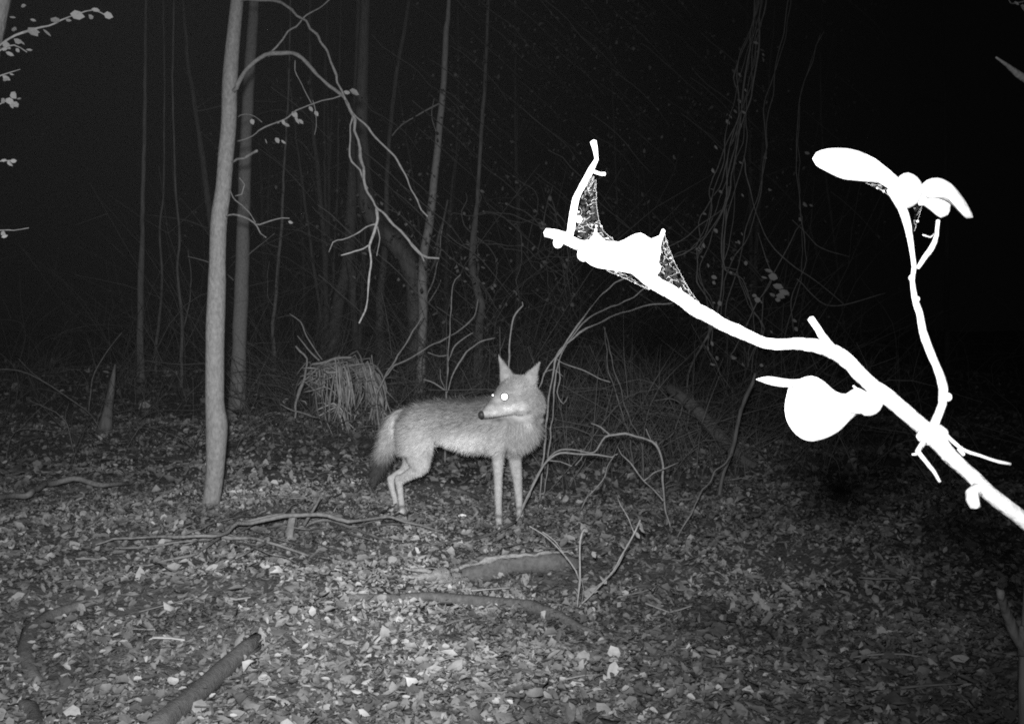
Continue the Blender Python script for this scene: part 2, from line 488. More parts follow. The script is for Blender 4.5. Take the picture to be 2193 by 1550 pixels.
for (a, b, wa, la) in (((865, 1216), (965, 1226), 12, .035), ((860, 1234), (985, 1232), 26, .02), ((875, 1246), (1000, 1240), 16, .012)):
    m1 = MB(); tube(m1, on_ground([a, ((a[0] + b[0]) / 2, (a[1] + b[1]) / 2 + 2), b], [wa * .35, wa, wa * .8], [la, la, la]), .012, 8, .35, .002)
    part('splinter', m1, M_pale, tlog)
stick('fallen_log', 'dark rotten log lying aslant in pale leaves, blunt upper end', 'log', [
    (on_ground([(300, 1600), (350, 1548), (410, 1498), (470, 1440), (515, 1396), (542, 1370)], [50, 50, 46, 40, 28], [.016, .022, .024, .020]), 'stem'),
    (on_ground([(500, 1462), (540, 1420), (560, 1385)], [6, 8, 5], [.004, .008, .006]), 'side_branch')], M_deaddark2, sides=14, jit=.11, step=.13, kink=.009)
stick('hollow_shade', 'dark curved form put in for the shade of a sunken hollow', 'hollow shade', [  # sunken dark wood stands in for the shade of a hollow
    (on_ground([(250, 1278), (180, 1296), (110, 1320), (70, 1350), (50, 1400), (60, 1450), (80, 1485)], [12, 22, 30, 36, 36, 24], [.002, .008, .010, .006]), 'stem')], M_deaddark, sides=12, jit=.10, step=.16, kink=.008)
stick('hollow_shade', 'short dark form put in for hollow shade among pale leaves', 'hollow shade', [  # lower end of that hollow, its shade built as dark wood
    (on_ground([(30, 1500), (60, 1520), (75, 1560), (80, 1600)], [24, 42, 46], [.004, .010, .008]), 'stem')], M_deaddark, sides=12, jit=.10, step=.16, kink=.008)
stick('fallen_branch', 'thin bent dark strand trailing from cane base across the leaves', 'branch', [
    (on_ground([(1105, 1116), (1060, 1140), (1030, 1150), (960, 1160), (890, 1172), (830, 1192)], [6, 7, 6, 4], [.05, .03, .02, .01]), 'stem')], M_deaddark, step=.04)
stick('fallen_branch', 'straight thin stick on leaves between the coyote legs', 'branch', [
    (on_ground([(965, 1045), (1000, 1056), (1050, 1076)], [7, 8, 5], [.02, .025, .015]), 'stem')], M_dead)
for c in LOGS:
    n = int(len(c) * .9); k = rng.integers(0, len(c), n); a_ = rng.uniform(-1.3, 1.3, n)
    q = c[k, :3] + np.stack([rng.normal(0, .012, n), c[k, 3] * np.sin(a_), c[k, 3] * np.cos(a_)], 1)
    q[:, 2] += .002
    ln = rng.uniform(.012, .034, n)
    leaves(litter, q, ln, ln * rng.uniform(.3, .7, n), rng.uniform(0, 6.283, n), rng.normal(0, .3, n), rng.normal(0, .3, n), rng.normal(0, .4, n), rng.normal(.2, .5, n), .12 * np.exp(rng.normal(0, .4, n)))
o = link('leaf_litter', litter.mesh('leaf_litter'), M_litter)
tag(o, 'thick carpet of dead leaves covering the forest floor', 'leaf litter', kind='stuff')
# upright rotten stub on the mound
st = thing('rotten_stump', G(622, 1150), 'small pale rotten stump behind the forked dead branch', 'stump')
m1 = MB()
a = G(622, 1152)
tube(m1, np.array([[a[0], a[1], a[2] - .03, .034], [a[0] - .004, a[1], a[2] + .03, .024], [a[0] + .008, a[1] + .01, a[2] + .08, .020], [a[0] + .002, a[1] + .02, a[2] + .115, .009]]), .014, 12, .35, .004)
part('stem', m1, M_dead, st)
m1 = MB(); tube(m1, np.array([[a[0] + .05, a[1] + .03, a[2] + .05, .008], [a[0] + .10, a[1] + .04, a[2] + .13, .006], [a[0] + .12, a[1] + .04, a[2] + .17, .003]]), .03, 6, .2)
part('splinter', m1, M_deaddark, st)

# ------------------------------------------------------------------ trees
def leaf_mesh(sz, wd=.6):
    m1 = MB()
    leaves(m1, np.array([[sz * .5, 0, 0]]), np.array([sz]), np.array([sz * wd]), np.zeros(1), np.zeros(1), np.zeros(1),
           np.array([rng.uniform(-.6, .6)]), np.array([rng.uniform(-1, 1)]), np.ones(1))
    return m1.mesh('leaf')
LEAF = [leaf_mesh(1.0, w) for w in (.4, .5, .65, .8, .55)]
def hang_leaf(px, py, d, w, parent, mat, droop=None):
    base = np.zeros(3); q = parent
    while q is not None:
        base = base + np.array(q.location); q = q.parent
    p = P(px, py, d) - base
    me = LEAF[rng.integers(5)]
    if me.materials and me.materials[0] != mat:
        key = me.name.split('.')[0] + mat.name
        if key not in LEAFM: LEAFM[key] = []
        if len(LEAFM[key]) < 5:
            c = me.copy(); c.materials.clear(); c.materials.append(mat); LEAFM[key].append(c)
        me = LEAFM[key][rng.integers(len(LEAFM[key]))]
    o = link('leaf', me, mat, parent, p)
    s = w / F * d
    o.scale = (s, s, s)
    o.rotation_euler = (rng.uniform(.7, 1.9), (rng.uniform(.2, 1.4) if droop is None else droop), rng.uniform(-.6, .6))
    return o
LEAFM = {}

# --- the grey sapling
base = P(447, 1094, 5.4); base[2] = float(H(base[0], base[1]))
yt = thing('sapling', base, 'pale grey sapling with a swollen kink near its base', 'tree')
tr = [(444, 1120), (448, 1092), (456, 1050), (461, 1000), (463, 950), (464, 905), (460, 862), (460, 780), (461, 700), (464, 620), (466, 540), (469, 470), (478, 405), (484, 330), (490, 260), (492, 180), (498, 100), (508, 0), (522, -130), (540, -320), (552, -560), (560, -800)]
tw = [46, 39, 39, 41, 45, 47, 41, 41, 41, 39, 36, 36, 34, 34, 33, 33, 31, 27, 25, 21, 15, 6]
m1 = MB(); tube(m1, trace(at_depth(5.40, tr), tw), .025, 18, .025)
part('trunk', m1, M_bark, yt)
def br(pts, w, d0, d1=None, tree=yt, mat=M_branch, step=.022, sides=6, kink=.0055, jit=.2, name='branch'):
    m1 = MB(); tube(m1, trace(at_depth(d0, pts, d1), w), step, sides, jit, kink)
    return part(name, m1, mat, tree)
B = []
br([(500, 195), (515, 172), (535, 145), (575, 121), (620, 117), (655, 135), (690, 170), (720, 195), (742, 215), (755, 248), (768, 300), (774, 340), (782, 392), (797, 432), (840, 478), (880, 520), (908, 545), (938, 556)],
   [12, 11, 10, 10, 9, 9, 8, 8], 5.36, 4.75)
br([(503, 8), (540, 0), (590, 3), (620, 20), (645, 42), (680, 75), (702, 120), (722, 170), (738, 208)], [8, 8, 7, 7], 5.4, 5.05)
br([(575, 121), (610, 78), (650, 42), (700, 2), (760, -60)], [6, 5, 4], 5.28, 5.4)
br([(742, 215), (765, 250), (808, 298), (845, 335), (872, 385), (890, 432), (914, 466)], [8, 7, 6, 4], 5.05, 5.0)
br([(748, 225), (750, 280), (752, 335), (770, 375), (785, 402)], [7, 6, 6], 5.05, 4.95)
fb = br([(508, 303), (525, 297), (550, 285), (590, 262), (640, 232), (690, 214), (732, 203)], [7, 6, 5, 4], 5.36, 5.1)
br([(632, 130), (638, 160), (650, 190), (668, 222)], [4, 3, 3], 5.2)
br([(806, 445), (808, 470), (800, 500), (791, 524), (793, 560), (790, 620), (784, 660), (776, 675), (768, 692)], [9, 8, 7, 7, 5], 4.93, 4.7, kink=.003, mat=M_twig)
br([(791, 524), (765, 541), (735, 550)], [6, 5, 4], 4.85, 4.8, mat=M_twig)
br([(806, 480), (765, 497), (725, 515), (703, 538)], [6, 5, 3], 4.9, 4.95)
br([(808, 485), (814, 510), (812, 545)], [4, 3, 3], 4.9, 4.9)
br([(880, 520), (898, 545), (906, 560)], [6, 5, 4], 4.8, 4.8)
br([(498, 348), (515, 338), (535, 329), (558, 320)], [9, 8, 9], 5.36, 5.25)
sb = br([(484, 464), (505, 463), (525, 470), (545, 481), (560, 500), (568, 512)], [5, 5, 4], 5.34, 5.2)
br([(492, 405), (503, 422), (520, 442), (535, 458), (548, 478)], [4, 4, 3], 5.36, 5.25)
br([(545, 480), (575, 474), (600, 470), (616, 472)], [5, 4, 3], 5.25, 5.2)
br([(504, 420), (518, 418), (521, 400), (516, 380)], [4, 3, 3], 5.34, 5.3)
br([(510, 251), (525, 247), (545, 252), (560, 262)], [4, 3, 3], 5.38, 5.3)
br([(670, 215), (678, 235), (680, 265), (676, 290)], [3, 3, 2], 5.1, 5.1)
for (px, py, w) in [(625, 240, 16), (632, 248, 20), (640, 256, 16), (605, 256, 14), (608, 265, 14), (662, 228, 14), (674, 238, 13), (590, 262, 10), (590, 295, 14), (568, 297, 12), (602, 300, 14), (538, 255, 13)]:
    hang_leaf(px, py, 5.2, w, fb, M_leafmid)
for (px, py, w) in [(748, 194, 24), (736, 196, 16), (618, 474, 14)]:
    hang_leaf(px, py, 5.1, w, fb if py < 300 else sb, M_leafmid, .3)

# --- tree off the left edge with leafy twigs
lb = P(-160, 1300, 3.7); lb[2] = float(H(lb[0], lb[1]))
lt = thing('leaning_tree', lb, 'leaning tree with small leafy twigs, cut by the left edge', 'tree')
m1 = MB(); tube(m1, np.vstack([[np.append(lb - np.array([0, 0, .05]), .055)], trace(at_depth(3.7, [(-150, 1000), (-110, 650), (-70, 350), (-30, 110), (-6, 0), (30, -200), (70, -500)]), [66, 62, 58, 56, 54, 50, 40])]), .04, 14, .04)
part('trunk', m1, M_bark, lt)
def twig_leaves(pts, w, d, lv, mat=M_leafmid):
    b = br(pts, w, d, d, lt, M_twig, step=.02, kink=.001)
    for (px, py, ww) in lv: hang_leaf(px, py, d - .01, ww, b, mat, rng.uniform(-.4, .9))
twig_leaves([(-32, 120), (0, 96), (32, 76), (75, 62), (104, 56), (130, 43), (165, 31), (200, 22), (230, 36)], [8, 7, 5, 4], 3.6,
            [(108, 40, 26), (60, 60, 28), (92, 62, 22), (65, 42, 14), (140, 42, 18), (150, 30, 30), (190, 32, 18), (196, 20, 18), (222, 30, 20), (25, 62, 18), (30, 84, 22), (42, 86, 14), (20, 36, 14), (45, 15, 12), (5, 90, 22), (70, 66, 20)])
twig_leaves([(-40, 150), (0, 108), (30, 96), (58, 112)], [5, 4, 3], 3.55, [(12, 112, 18), (34, 104, 12), (55, 108, 14), (2, 106, 14)])
twig_leaves([(-50, 200), (0, 162), (20, 156), (42, 150)], [5, 4, 2], 3.6, [(5, 162, 18), (6, 172, 14), (20, 158, 10)])
twig_leaves([(-60, 270), (0, 224), (24, 212)], [5, 4, 3], 3.4, [(24, 198, 20), (12, 212, 22), (26, 218, 22), (38, 212, 14), (2, 218, 18), (22, 222, 16)])
twig_leaves([(-70, 370), (0, 346), (24, 344)], [4, 3, 3], 3.6, [(2, 344, 12), (16, 344, 16), (22, 346, 14)])
twig_leaves([(-90, 510), (0, 492), (30, 493), (62, 489)], [4, 3, 2], 3.6, [(2, 498, 14), (3, 508, 14)])

# --- sapling at the right edge, with a broken stub and a high stub
rb = P(2222, 1750, 2.0); rb[2] = float(H(rb[0], rb[1]))
rt = thing('broken_sapling', rb, 'dim sapling cut by the right edge with blunt broken side stubs', 'tree')
m1 = MB(); tube(m1, np.vstack([[np.append(rb - np.array([0, 0, .05]), .03)], trace(at_depth(2.0, [(2206, 1550), (2204, 1420), (2222, 1200), (2240, 900), (2262, 400), (2285, -100), (2300, -500)]), [46, 42, 44, 44, 42, 36, 26])]), .03, 12, .06)
part('trunk', m1, M_bark2, rt)
br([(2206, 1400), (2178, 1365), (2158, 1318), (2147, 1288), (2138, 1266)], [28, 26, 22, 19, 17], 1.98, 1.9, rt, M_bark2, .015, 10, .001, name='stub')
br([(2190, 1400), (2189, 1365), (2189, 1340)], [16, 14, 12], 1.97, 1.94, rt, M_bark2, .015, 10, .001, name='stub')
ub = br([(2275, 230), (2225, 188), (2180, 158), (2155, 138), (2134, 122)], [24, 20, 17, 12, 7], 2.0, 1.95, rt, M_bark, .015, 8, .001, name='stub')
tb = br([(2300, -60), (2230, -20), (2190, 5), (2165, 8), (2160, 0)], [8, 7, 6, 4], 2.0, 1.9, rt, M_bark, .02, 6, .001)
for (px, py, w) in [(2185, 12, 20), (2192, 20, 18), (2170, 5, 16)]: hang_leaf(px, py, 1.92, w, tb, M_leafmid)

# --- background trunks that can be picked out
def tree(label, pts, w, mat=M_bark2, d=None, limbs=(), lift=0.0, name='bare_tree', group=None, top=True, dd=0.0):
    """pts: pixel path from the foot up; the depth comes from where the foot meets the ground"""
    gpt = G(pts[0][0], pts[0][1]) if d is None else P(pts[0][0], pts[0][1], d)
    d = depth(gpt)
    gpt[2] = float(H(gpt[0], gpt[1]))
    t = thing(name, gpt, label, 'tree', group)
    rows = trace(at_depth(d, pts, d + dd), w)
    foot = rows[0].copy(); foot[:3] = gpt - np.array([0, 0, .06]); foot[3] *= 1.25
    rows = np.vstack([foot, rows[1:]]) if rows[0][2] < gpt[2] + .05 else np.vstack([foot, rows])
    m1 = MB(); tube(m1, rows, .06, 10, .06, .003)
    part('trunk', m1, mat, t)
    for (lp, lw) in limbs:
        m1 = MB(); tube(m1, trace(at_depth(d - .03, lp, d - .25), lw), .06, 5, .12, .008)
        part('branch', m1, mat, t)
    return t, d
tree('straight mid grey trunk standing just behind the pale sapling', [(508, 872), (511, 780), (514, 680), (517, 600), (520, 500), (522, 420), (525, 330), (528, 250), (533, 170), (541, 50), (550, -120), (560, -400)],
     [34, 30, 29, 28, 28, 26, 25, 24, 23, 20, 16], mat=M_bark, limbs=[([(516, 560), (560, 520), (590, 500)], [4, 3, 2]), ([(500, 600), (470, 575), (440, 560), (400, 548)], [5, 4, 3])])
tree('slim trunk with peeling side twig, next right of the mid grey trunk', [(586, 822), (587, 760), (584, 700), (590, 640), (594, 580), (598, 533), (604, 470), (606, 400), (612, 300), (618, 180), (622, 0), (630, -200)],
     [12, 11, 10, 10, 9, 9, 8, 7, 6, 5], mat=M_bark, limbs=[([(592, 682), (615, 675), (640, 683), (655, 705), (680, 745)], [4, 3, 2]), ([(590, 660), (575, 640), (572, 600), (576, 560)], [4, 3, 2]), ([(600, 530), (578, 525), (565, 505)], [4, 3, 2])])
tree('stout forked trunk with a flared foot behind the drooping grass', [(712, 785), (714, 740), (717, 700), (726, 640), (738, 595), (746, 550), (752, 450), (758, 330), (765, 180), (770, 0), (775, -200)],
     [38, 28, 26, 25, 25, 24, 23, 20, 17, 13, 10], mat=M_bark, limbs=[([(770, 785), (762, 735), (760, 690), (756, 640), (754, 595), (748, 560)], [20, 18, 17, 17, 17, 16]), ([(756, 610), (770, 590), (790, 560), (810, 520)], [12, 10, 8, 6])])
tree('thin twisted trunk touching the left side of the stout forked trunk', [(688, 790), (691, 740), (693, 690), (695, 650), (712, 620), (715, 560), (718, 500), (722, 420), (724, 330), (726, 200), (730, 0)],
     [10, 9, 9, 8, 8, 7, 7, 6, 5, 4], limbs=[([(692, 690), (702, 660), (706, 640)], [4, 3, 2]), ([(716, 545), (724, 520), (740, 500)], [4, 3, 2])])
tree('dim upright trunk between the forked trunk and the vine wrapped one', [(815, 800), (814, 740), (813, 680), (814, 630), (822, 560), (826, 480), (830, 350), (838, 250), (850, 150), (870, 40), (890, -150)],
     [20, 18, 17, 16, 14, 13, 12, 12, 11, 10])
tree('upright grey trunk rising behind the back of the coyote', [(901, 838), (902, 780), (904, 720), (906, 660), (904, 600), (909, 540), (921, 470), (928, 400), (936, 330), (943, 250), (950, 180), (955, 80), (962, 0), (970, -200)],
     [24, 22, 21, 22, 22, 20, 19, 17, 16, 15, 14, 13, 12, 9], mat=M_palebark,
     limbs=[([(912, 640), (930, 600), (935, 570), (942, 540), (950, 480)], [6, 5, 4, 3]), ([(916, 650), (938, 610), (942, 600)], [5, 4, 3]), ([(945, 220), (900, 245), (860, 270), (840, 290)], [6, 5, 4]), ([(938, 300), (925, 250), (930, 210)], [4, 3, 2])])
tree('thick dark leaning trunk crossing behind the upright grey trunk', [(893, 810), (894, 740), (892, 660), (888, 600), (872, 555), (845, 515), (815, 490), (790, 440), (780, 380), (775, 250), (780, 60), (790, -150)],
     [44, 42, 42, 42, 44, 44, 40, 34, 28, 22, 18], d=14.0, limbs=[([(892, 640), (930, 560), (940, 500), (960, 430)], [12, 10, 8])])
tree('dim bent trunk wrapped in vines behind the ears of the coyote', [(1022, 830), (1024, 760), (1026, 700), (1030, 655), (1020, 610), (1010, 570), (1015, 500), (1022, 420), (1030, 300), (1040, 150), (1045, 0)],
     [22, 20, 19, 19, 17, 15, 13, 12, 11, 9], limbs=[([(1030, 655), (1010, 690), (975, 715), (930, 735), (900, 755)], [5, 4, 3]), ([(1020, 610), (1000, 585), (985, 560)], [5, 4, 3])])
tree('faint straight trunk left of the pale sapling', [(302, 815), (300, 740), (301, 660), (302, 580), (304, 500), (306, 400), (310, 250), (312, 50), (315, -200)], [16, 14, 13, 13, 12, 11, 9, 8])
tree('faint wavy trunk just right of the faint straight one', [(333, 800), (334, 740), (340, 690), (345, 640), (347, 580), (342, 500), (350, 400), (352, 200), (350, 0)], [9, 9, 9, 8, 8, 7, 6, 5])
tree('faint thin trunk nearest the left side of the pale sapling', [(388, 830), (388, 760), (390, 690), (386, 640), (380, 580), (384, 500), (376, 400), (370, 200), (372, 0)], [11, 10, 10, 9, 8, 8, 7, 6], limbs=[([(388, 720), (402, 660), (410, 600), (402, 540)], [5, 4, 3])])
# short snag and thin arching stems on the left
sn, sd = tree('broken tapering snag standing alone in the dark, no crown', [(222, 925), (230, 880), (238, 830), (243, 800), (246, 782)], [34, 22, 15, 11, 5], name='broken_snag')
sh = thing('bent_shrub', G(218, 925), 'thin arching bare stems bowed over beside the broken snag', 'shrub')
for pts, w in (([(218, 925), (195, 890), (165, 865), (110, 828), (60, 798), (20, 790), (-20, 792)], [4, 4, 3]),
               ([(222, 925), (245, 945), (290, 985), (320, 1015), (345, 1035)], [3, 3, 3]),
               ([(190, 880), (195, 830), (205, 795), (235, 745), (265, 712)], [4, 3, 2]), ([(110, 828), (70, 800), (40, 770)], [3, 2, 2])):
    br(pts, w, sd - .4, sd - .6, sh, M_vine, .06, 5, .006, name='stem')
# leaning log and stems on the right
lg = thing('leaning_log', G(1610, 1002), 'dim dead log leaning aslant among the brush', 'log')
dl = depth(np.array(lg.location))
m1 = MB(); tube(m1, trace(at_depth(dl, [(1625, 1010), (1580, 972), (1530, 922), (1480, 866), (1435, 830)], dl + .5), [22, 24, 26, 26, 22]), .12, 12, .05, .004)
part('trunk', m1, M_deaddark, lg)
for pts in ([(1478, 870), (1472, 905), (1470, 925)], [(1530, 925), (1532, 950)], [(1450, 840), (1435, 850), (1420, 865)]):
    br(pts, [8, 6, 3], dl + .1, dl, lg, M_deaddark, .03, 6, .003, name='stub')
tree('thin slanting stem crossing the leaning log', [(1538, 1062), (1552, 1010), (1566, 972), (1578, 920), (1588, 880), (1600, 850), (1613, 822), (1618, 800)],
     [9, 10, 12, 11, 11, 11, 10, 6], name='slanting_stem')
tree('thin dark wavy stem rising above the leaning log', [(1468, 935), (1470, 860), (1474, 800), (1490, 760), (1515, 720), (1530, 690), (1545, 620), (1550, 520), (1560, 400)], [6, 6, 7, 7, 6, 5, 5, 4], name='slanting_stem', d=8.2,
     limbs=[([(1505, 735), (1530, 770), (1545, 800), (1560, 820), (1580, 865)], [5, 5, 4])])

# --- deep woods: many more trunks fading with distance
deep = []
for i in range(24):
    d = rng.uniform(18, 33); px = rng.uniform(-150, 2350)
    if abs(px - 510) < 30: px += 70
    gx_ = (px - CX) / F * d
    b0 = np.array([gx_, d, float(H(gx_, d))])
    r = rng.uniform(.022, .06)
    t = thing('woodland_tree', b0, 'slender dim trunk deep in the dark woods', 'tree', 'dim trunks deep in the woods')
    h = rng.uniform(6, 9); lean = rng.normal(0, .07); bow = rng.normal(0, .05)
    zs = np.array([-.08, .25, 1.0, 2.2, 3.6, 5.0, h])
    rows = np.stack([b0[0] + lean * zs + bow * np.sin(zs * .8 + i), b0[1] + rng.normal(0, .03, 7), b0[2] + zs, r * np.array([1.5, 1.1, 1, .9, .75, .55, .2])], 1)
    m1 = MB(); tube(m1, rows, .12, 8, .08, .006); part('trunk', m1, M_bark2, t)
    mc = MB(); lc = []
    for k in range(6):
        z = rng.uniform(1.2, 5.5); f = np.array([np.interp(z, zs, rows[:, j]) for j in range(3)])
        a = rng.uniform(0, 6.283); l = rng.uniform(.5, 1.6)
        e = f + np.array([math.cos(a) * l, math.sin(a) * l, rng.uniform(-.3, .9)])
        mid = .5 * (f + e) + np.array([0, 0, rng.uniform(0, .25)])
        m1 = MB(); tube(m1, np.array([np.append(f, r * .3), np.append(mid, r * .2), np.append(e, .003)]), .12, 5, .1, .012)
        part('branch', m1, M_bark2, t)
        for q in range(7):
            s = rng.uniform(.3, 1); lc.append((f + (e - f) * s) + rng.normal(0, .12, 3))
    lc = np.array(lc); n = len(lc)
    leaves(mc, lc, rng.uniform(.03, .06, n), rng.uniform(.015, .04, n), rng.uniform(0, 6.28, n), rng.uniform(.2, 1.4, n), rng.normal(0, .6, n), rng.normal(0, .5, n), rng.normal(0, .5, n), rng.uniform(.08, .25, n))
    part('crown', mc, M_litter, t, False)

# ------------------------------------------------------------------ vines hanging on the right
vt = thing('vine_curtain', G(1520, 905), 'tangled curtain of thin vines hanging behind the near branch', 'vine')
BP = [[(1628, -120), (1622, 0), (1608, 80), (1590, 160), (1574, 240), (1560, 310), (1543, 345), (1534, 400), (1516, 470), (1490, 520), (1455, 540), (1425, 560)],
      [(1640, -120), (1628, 0), (1612, 90), (1598, 170), (1582, 260), (1570, 330), (1548, 440), (1505, 530), (1490, 560), (1502, 610), (1520, 665), (1515, 740)],
      [(1650, -100), (1632, 0), (1618, 110), (1600, 200), (1590, 300), (1576, 380), (1562, 480), (1556, 570), (1580, 590), (1612, 640), (1625, 700), (1600, 780)],
      [(1700, -80), (1672, 100), (1640, 220), (1634, 330), (1630, 420), (1600, 500), (1570, 560), (1556, 640), (1550, 700)],
      [(1760, 60), (1720, 200), (1715, 330), (1712, 460), (1716, 560), (1700, 640), (1690, 720)],
      [(1600, 330), (1620, 420), (1650, 500), (1690, 560), (1740, 610), (1800, 650)],
      [(1700, 480), (1760, 520), (1830, 545)], [(1560, 430), (1500, 480), (1450, 520), (1400, 560)],
      [(1710, 600), (1780, 650), (1890, 632)], [(1712, 470), (1640, 600), (1625, 640), (1650, 720)]]
for k, bp in enumerate(BP):
    for q in range(3 if k < 3 else (2 if k < 5 else 1)):
        dd_ = rng.uniform(7.4, 8.4)
        pts = [(x + rng.normal(0, 7), y + rng.normal(0, 8), dd_ + rng.normal(0, .05)) for x, y in bp]
        m1 = MB(); tube(m1, trace(pts, [rng.uniform(5, 9) if (k < 3 and q == 0) else rng.uniform(2.2, 4.5), 3.0]), .05, 5, .2, .008)
        s_ = part('strand', m1, M_vine, vt)
        if k in (0, 1, 2, 3, 4):
            for z in range(5):
                x, y, _ = pts[rng.integers(2, len(pts))]
                hang_leaf(x + rng.normal(0, 14), y + rng.normal(0, 14), dd_, rng.uniform(7, 14), s_, M_leafmid)
v2 = thing('vine_tangle', G(1120, 850), 'faint web of vines and leaves above the coyote head', 'vine')
for k in range(12):
    x0 = rng.uniform(985, 1230); dd_ = rng.uniform(12.0, 13.5); y0 = rng.uniform(380, 520)
    pts = [(x0, y0, dd_)]
    for q in range(5): pts.append((pts[-1][0] + rng.normal(4, 20), pts[-1][1] + rng.uniform(25, 75), dd_ + rng.normal(0, .05)))
    m1 = MB(); tube(m1, trace(pts, [rng.uniform(3, 5), 2.4]), .05, 5, .2, .014)
    s_ = part('strand', m1, M_vine, v2)
    for z in range(4):
        x, y, _ = pts[rng.integers(0, 5)]
        hang_leaf(x + rng.normal(0, 7), y + rng.normal(0, 7), dd_, rng.uniform(7, 13), s_, M_leafmid)
for k in range(4):
    dd_ = rng.uniform(12.0, 13.2); y0 = rng.uniform(430, 560)
    pts = [(975 + rng.normal(0, 15), y0, dd_), (1040, y0 - rng.uniform(0, 25), dd_), (1100, y0 + rng.normal(0, 12), dd_), (1170, y0 + rng.uniform(0, 40), dd_), (1240, y0 + rng.uniform(20, 80), dd_)]
    m1 = MB(); tube(m1, trace(pts, [3.4, 2.2]), .05, 5, .2, .02)
    part('strand', m1, M_vine, v2)
lf = thing('leafy_sprig', P(1650, 690, 7.0), 'small cluster of dim leaves hanging under the vine curtain', 'leaves')
b_ = br([(1565, 760), (1600, 690), (1630, 640), (1655, 600), (1640, 560), (1620, 500)], [3, 3, 2], 7.0, 7.2, lf, M_vine, .04, 5, .005, name='stem')
for (px, py, w) in [(1636, 578, 20), (1645, 590, 22), (1630, 592, 14), (1655, 610, 24), (1668, 622, 24), (1648, 628, 20), (1662, 632, 20), (1680, 628, 14), (1615, 640, 16), (1610, 632, 12), (1565, 762, 18), (1520, 778, 14), (1660, 640, 14)]:
    hang_leaf(px, py, 7.0, w, b_, M_leafmid, .3)

# ------------------------------------------------------------------ drooping dead grass behind the coyote
gb = G(745, 915)
gd = depth(gb)
tu = thing('grass_clump', gb, 'arched clump of drooping dead grass behind the coyote tail', 'grass clump')
bl = MB()
RX = np.array([655, 690, 725, 760, 785, 800]); RY = np.array([806, 783, 770, 768, 780, 805])
for q_ in range(22):
    rx = 660 + 142 * rng.beta(2.2, 1.3); ry = float(np.interp(rx, RX, RY)) + rng.gamma(1.3, 12) - 4
    bd = gd + rng.uniform(-.35, .35); bt = rng.uniform(.16, .42)
    fall = rng.uniform(25, 150) if rx < 735 else rng.uniform(70, 160); out = rng.uniform(2, 26)
    for i in range(rng.integers(2, 9)):
        x1, y1 = rx + rng.normal(0, 9), ry + rng.normal(0, 4); d_ = bd + rng.normal(0, .05)
        bk = rng.uniform(12, 48); fl2 = fall * rng.uniform(.6, 1.15); ou = out + rng.normal(0, 7)
        pts = [(x1 - bk, y1 + bk * rng.uniform(.15, .5), d_ + .03), (x1, y1, d_), (x1 + ou * .6, y1 + fl2 * .22, d_ - .05), (x1 + ou, y1 + fl2 * .6, d_ - .07), (x1 + ou + rng.normal(0, 9), min(y1 + fl2, 932), d_ - .05)]
        tube(bl, trace(pts, [4, 6, 5.5, 5, 2.5]), .05, 4, .2, .012, tone=bt * rng.uniform(.5, 1.5))
for i in range(60):
    x0 = rng.uniform(640, 830); y0 = rng.uniform(775, 930); d_ = gd + rng.uniform(-.5, .2)
    a_ = rng.uniform(0, 6.283); l_ = rng.uniform(12, 45)
    tube(bl, trace([(x0, y0, d_), (x0 + l_ * .5 * math.cos(a_), y0 + l_ * .5 * math.sin(a_), d_ - .04), (x0 + l_ * math.cos(a_), y0 + l_ * math.sin(a_) + 4, d_ - .03)], [4, 4, 2]), .06, 4, .2, .01, tone=rng.choice([.1, .2, .4]))
tag(part('blade', bl, M_grass, tu), kind='stuff')
for pts, w in (([(716, 800), (712, 830), (708, 850), (704, 880), (700, 905)], [7, 5, 4]), ([(700, 780), (725, 795), (745, 830), (760, 870)], [8, 7, 4]), ([(668, 780), (690, 778), (720, 768), (750, 766)], [9, 10, 6]),
               ([(790, 900), (796, 860), (790, 820), (775, 785)], [6, 8, 8])):
    br(pts, w, gd - .35, gd - .4, tu, M_twig, .04, 6, .005, name='stalk')
sh = thing('dead_shrub', G(632, 900), 'leafless broken shrub leaning on the drooping grass clump', 'shrub')
d_ = gd - .2
for pts, w in (([(632, 895), (637, 860), (642, 835), (650, 812), (655, 790), (657, 768), (642, 752), (633, 740)], [7, 8, 11, 7, 5, 8, 7]),
               ([(684, 772), (665, 752), (650, 736), (636, 720)], [6, 5, 3]), ([(690, 770), (672, 745), (656, 720), (640, 690), (620, 670)], [4, 4, 3]),
               ([(652, 815), (668, 800), (684, 785)], [5, 5, 4]), ([(650, 815), (672, 835), (690, 850)], [5, 4, 3]), ([(600, 865), (625, 880), (660, 888), (690, 900)], [5, 5, 4])):
    br(pts, w, d_, d_ - .05, sh, M_twig, .04, 6, .006, name='stem')

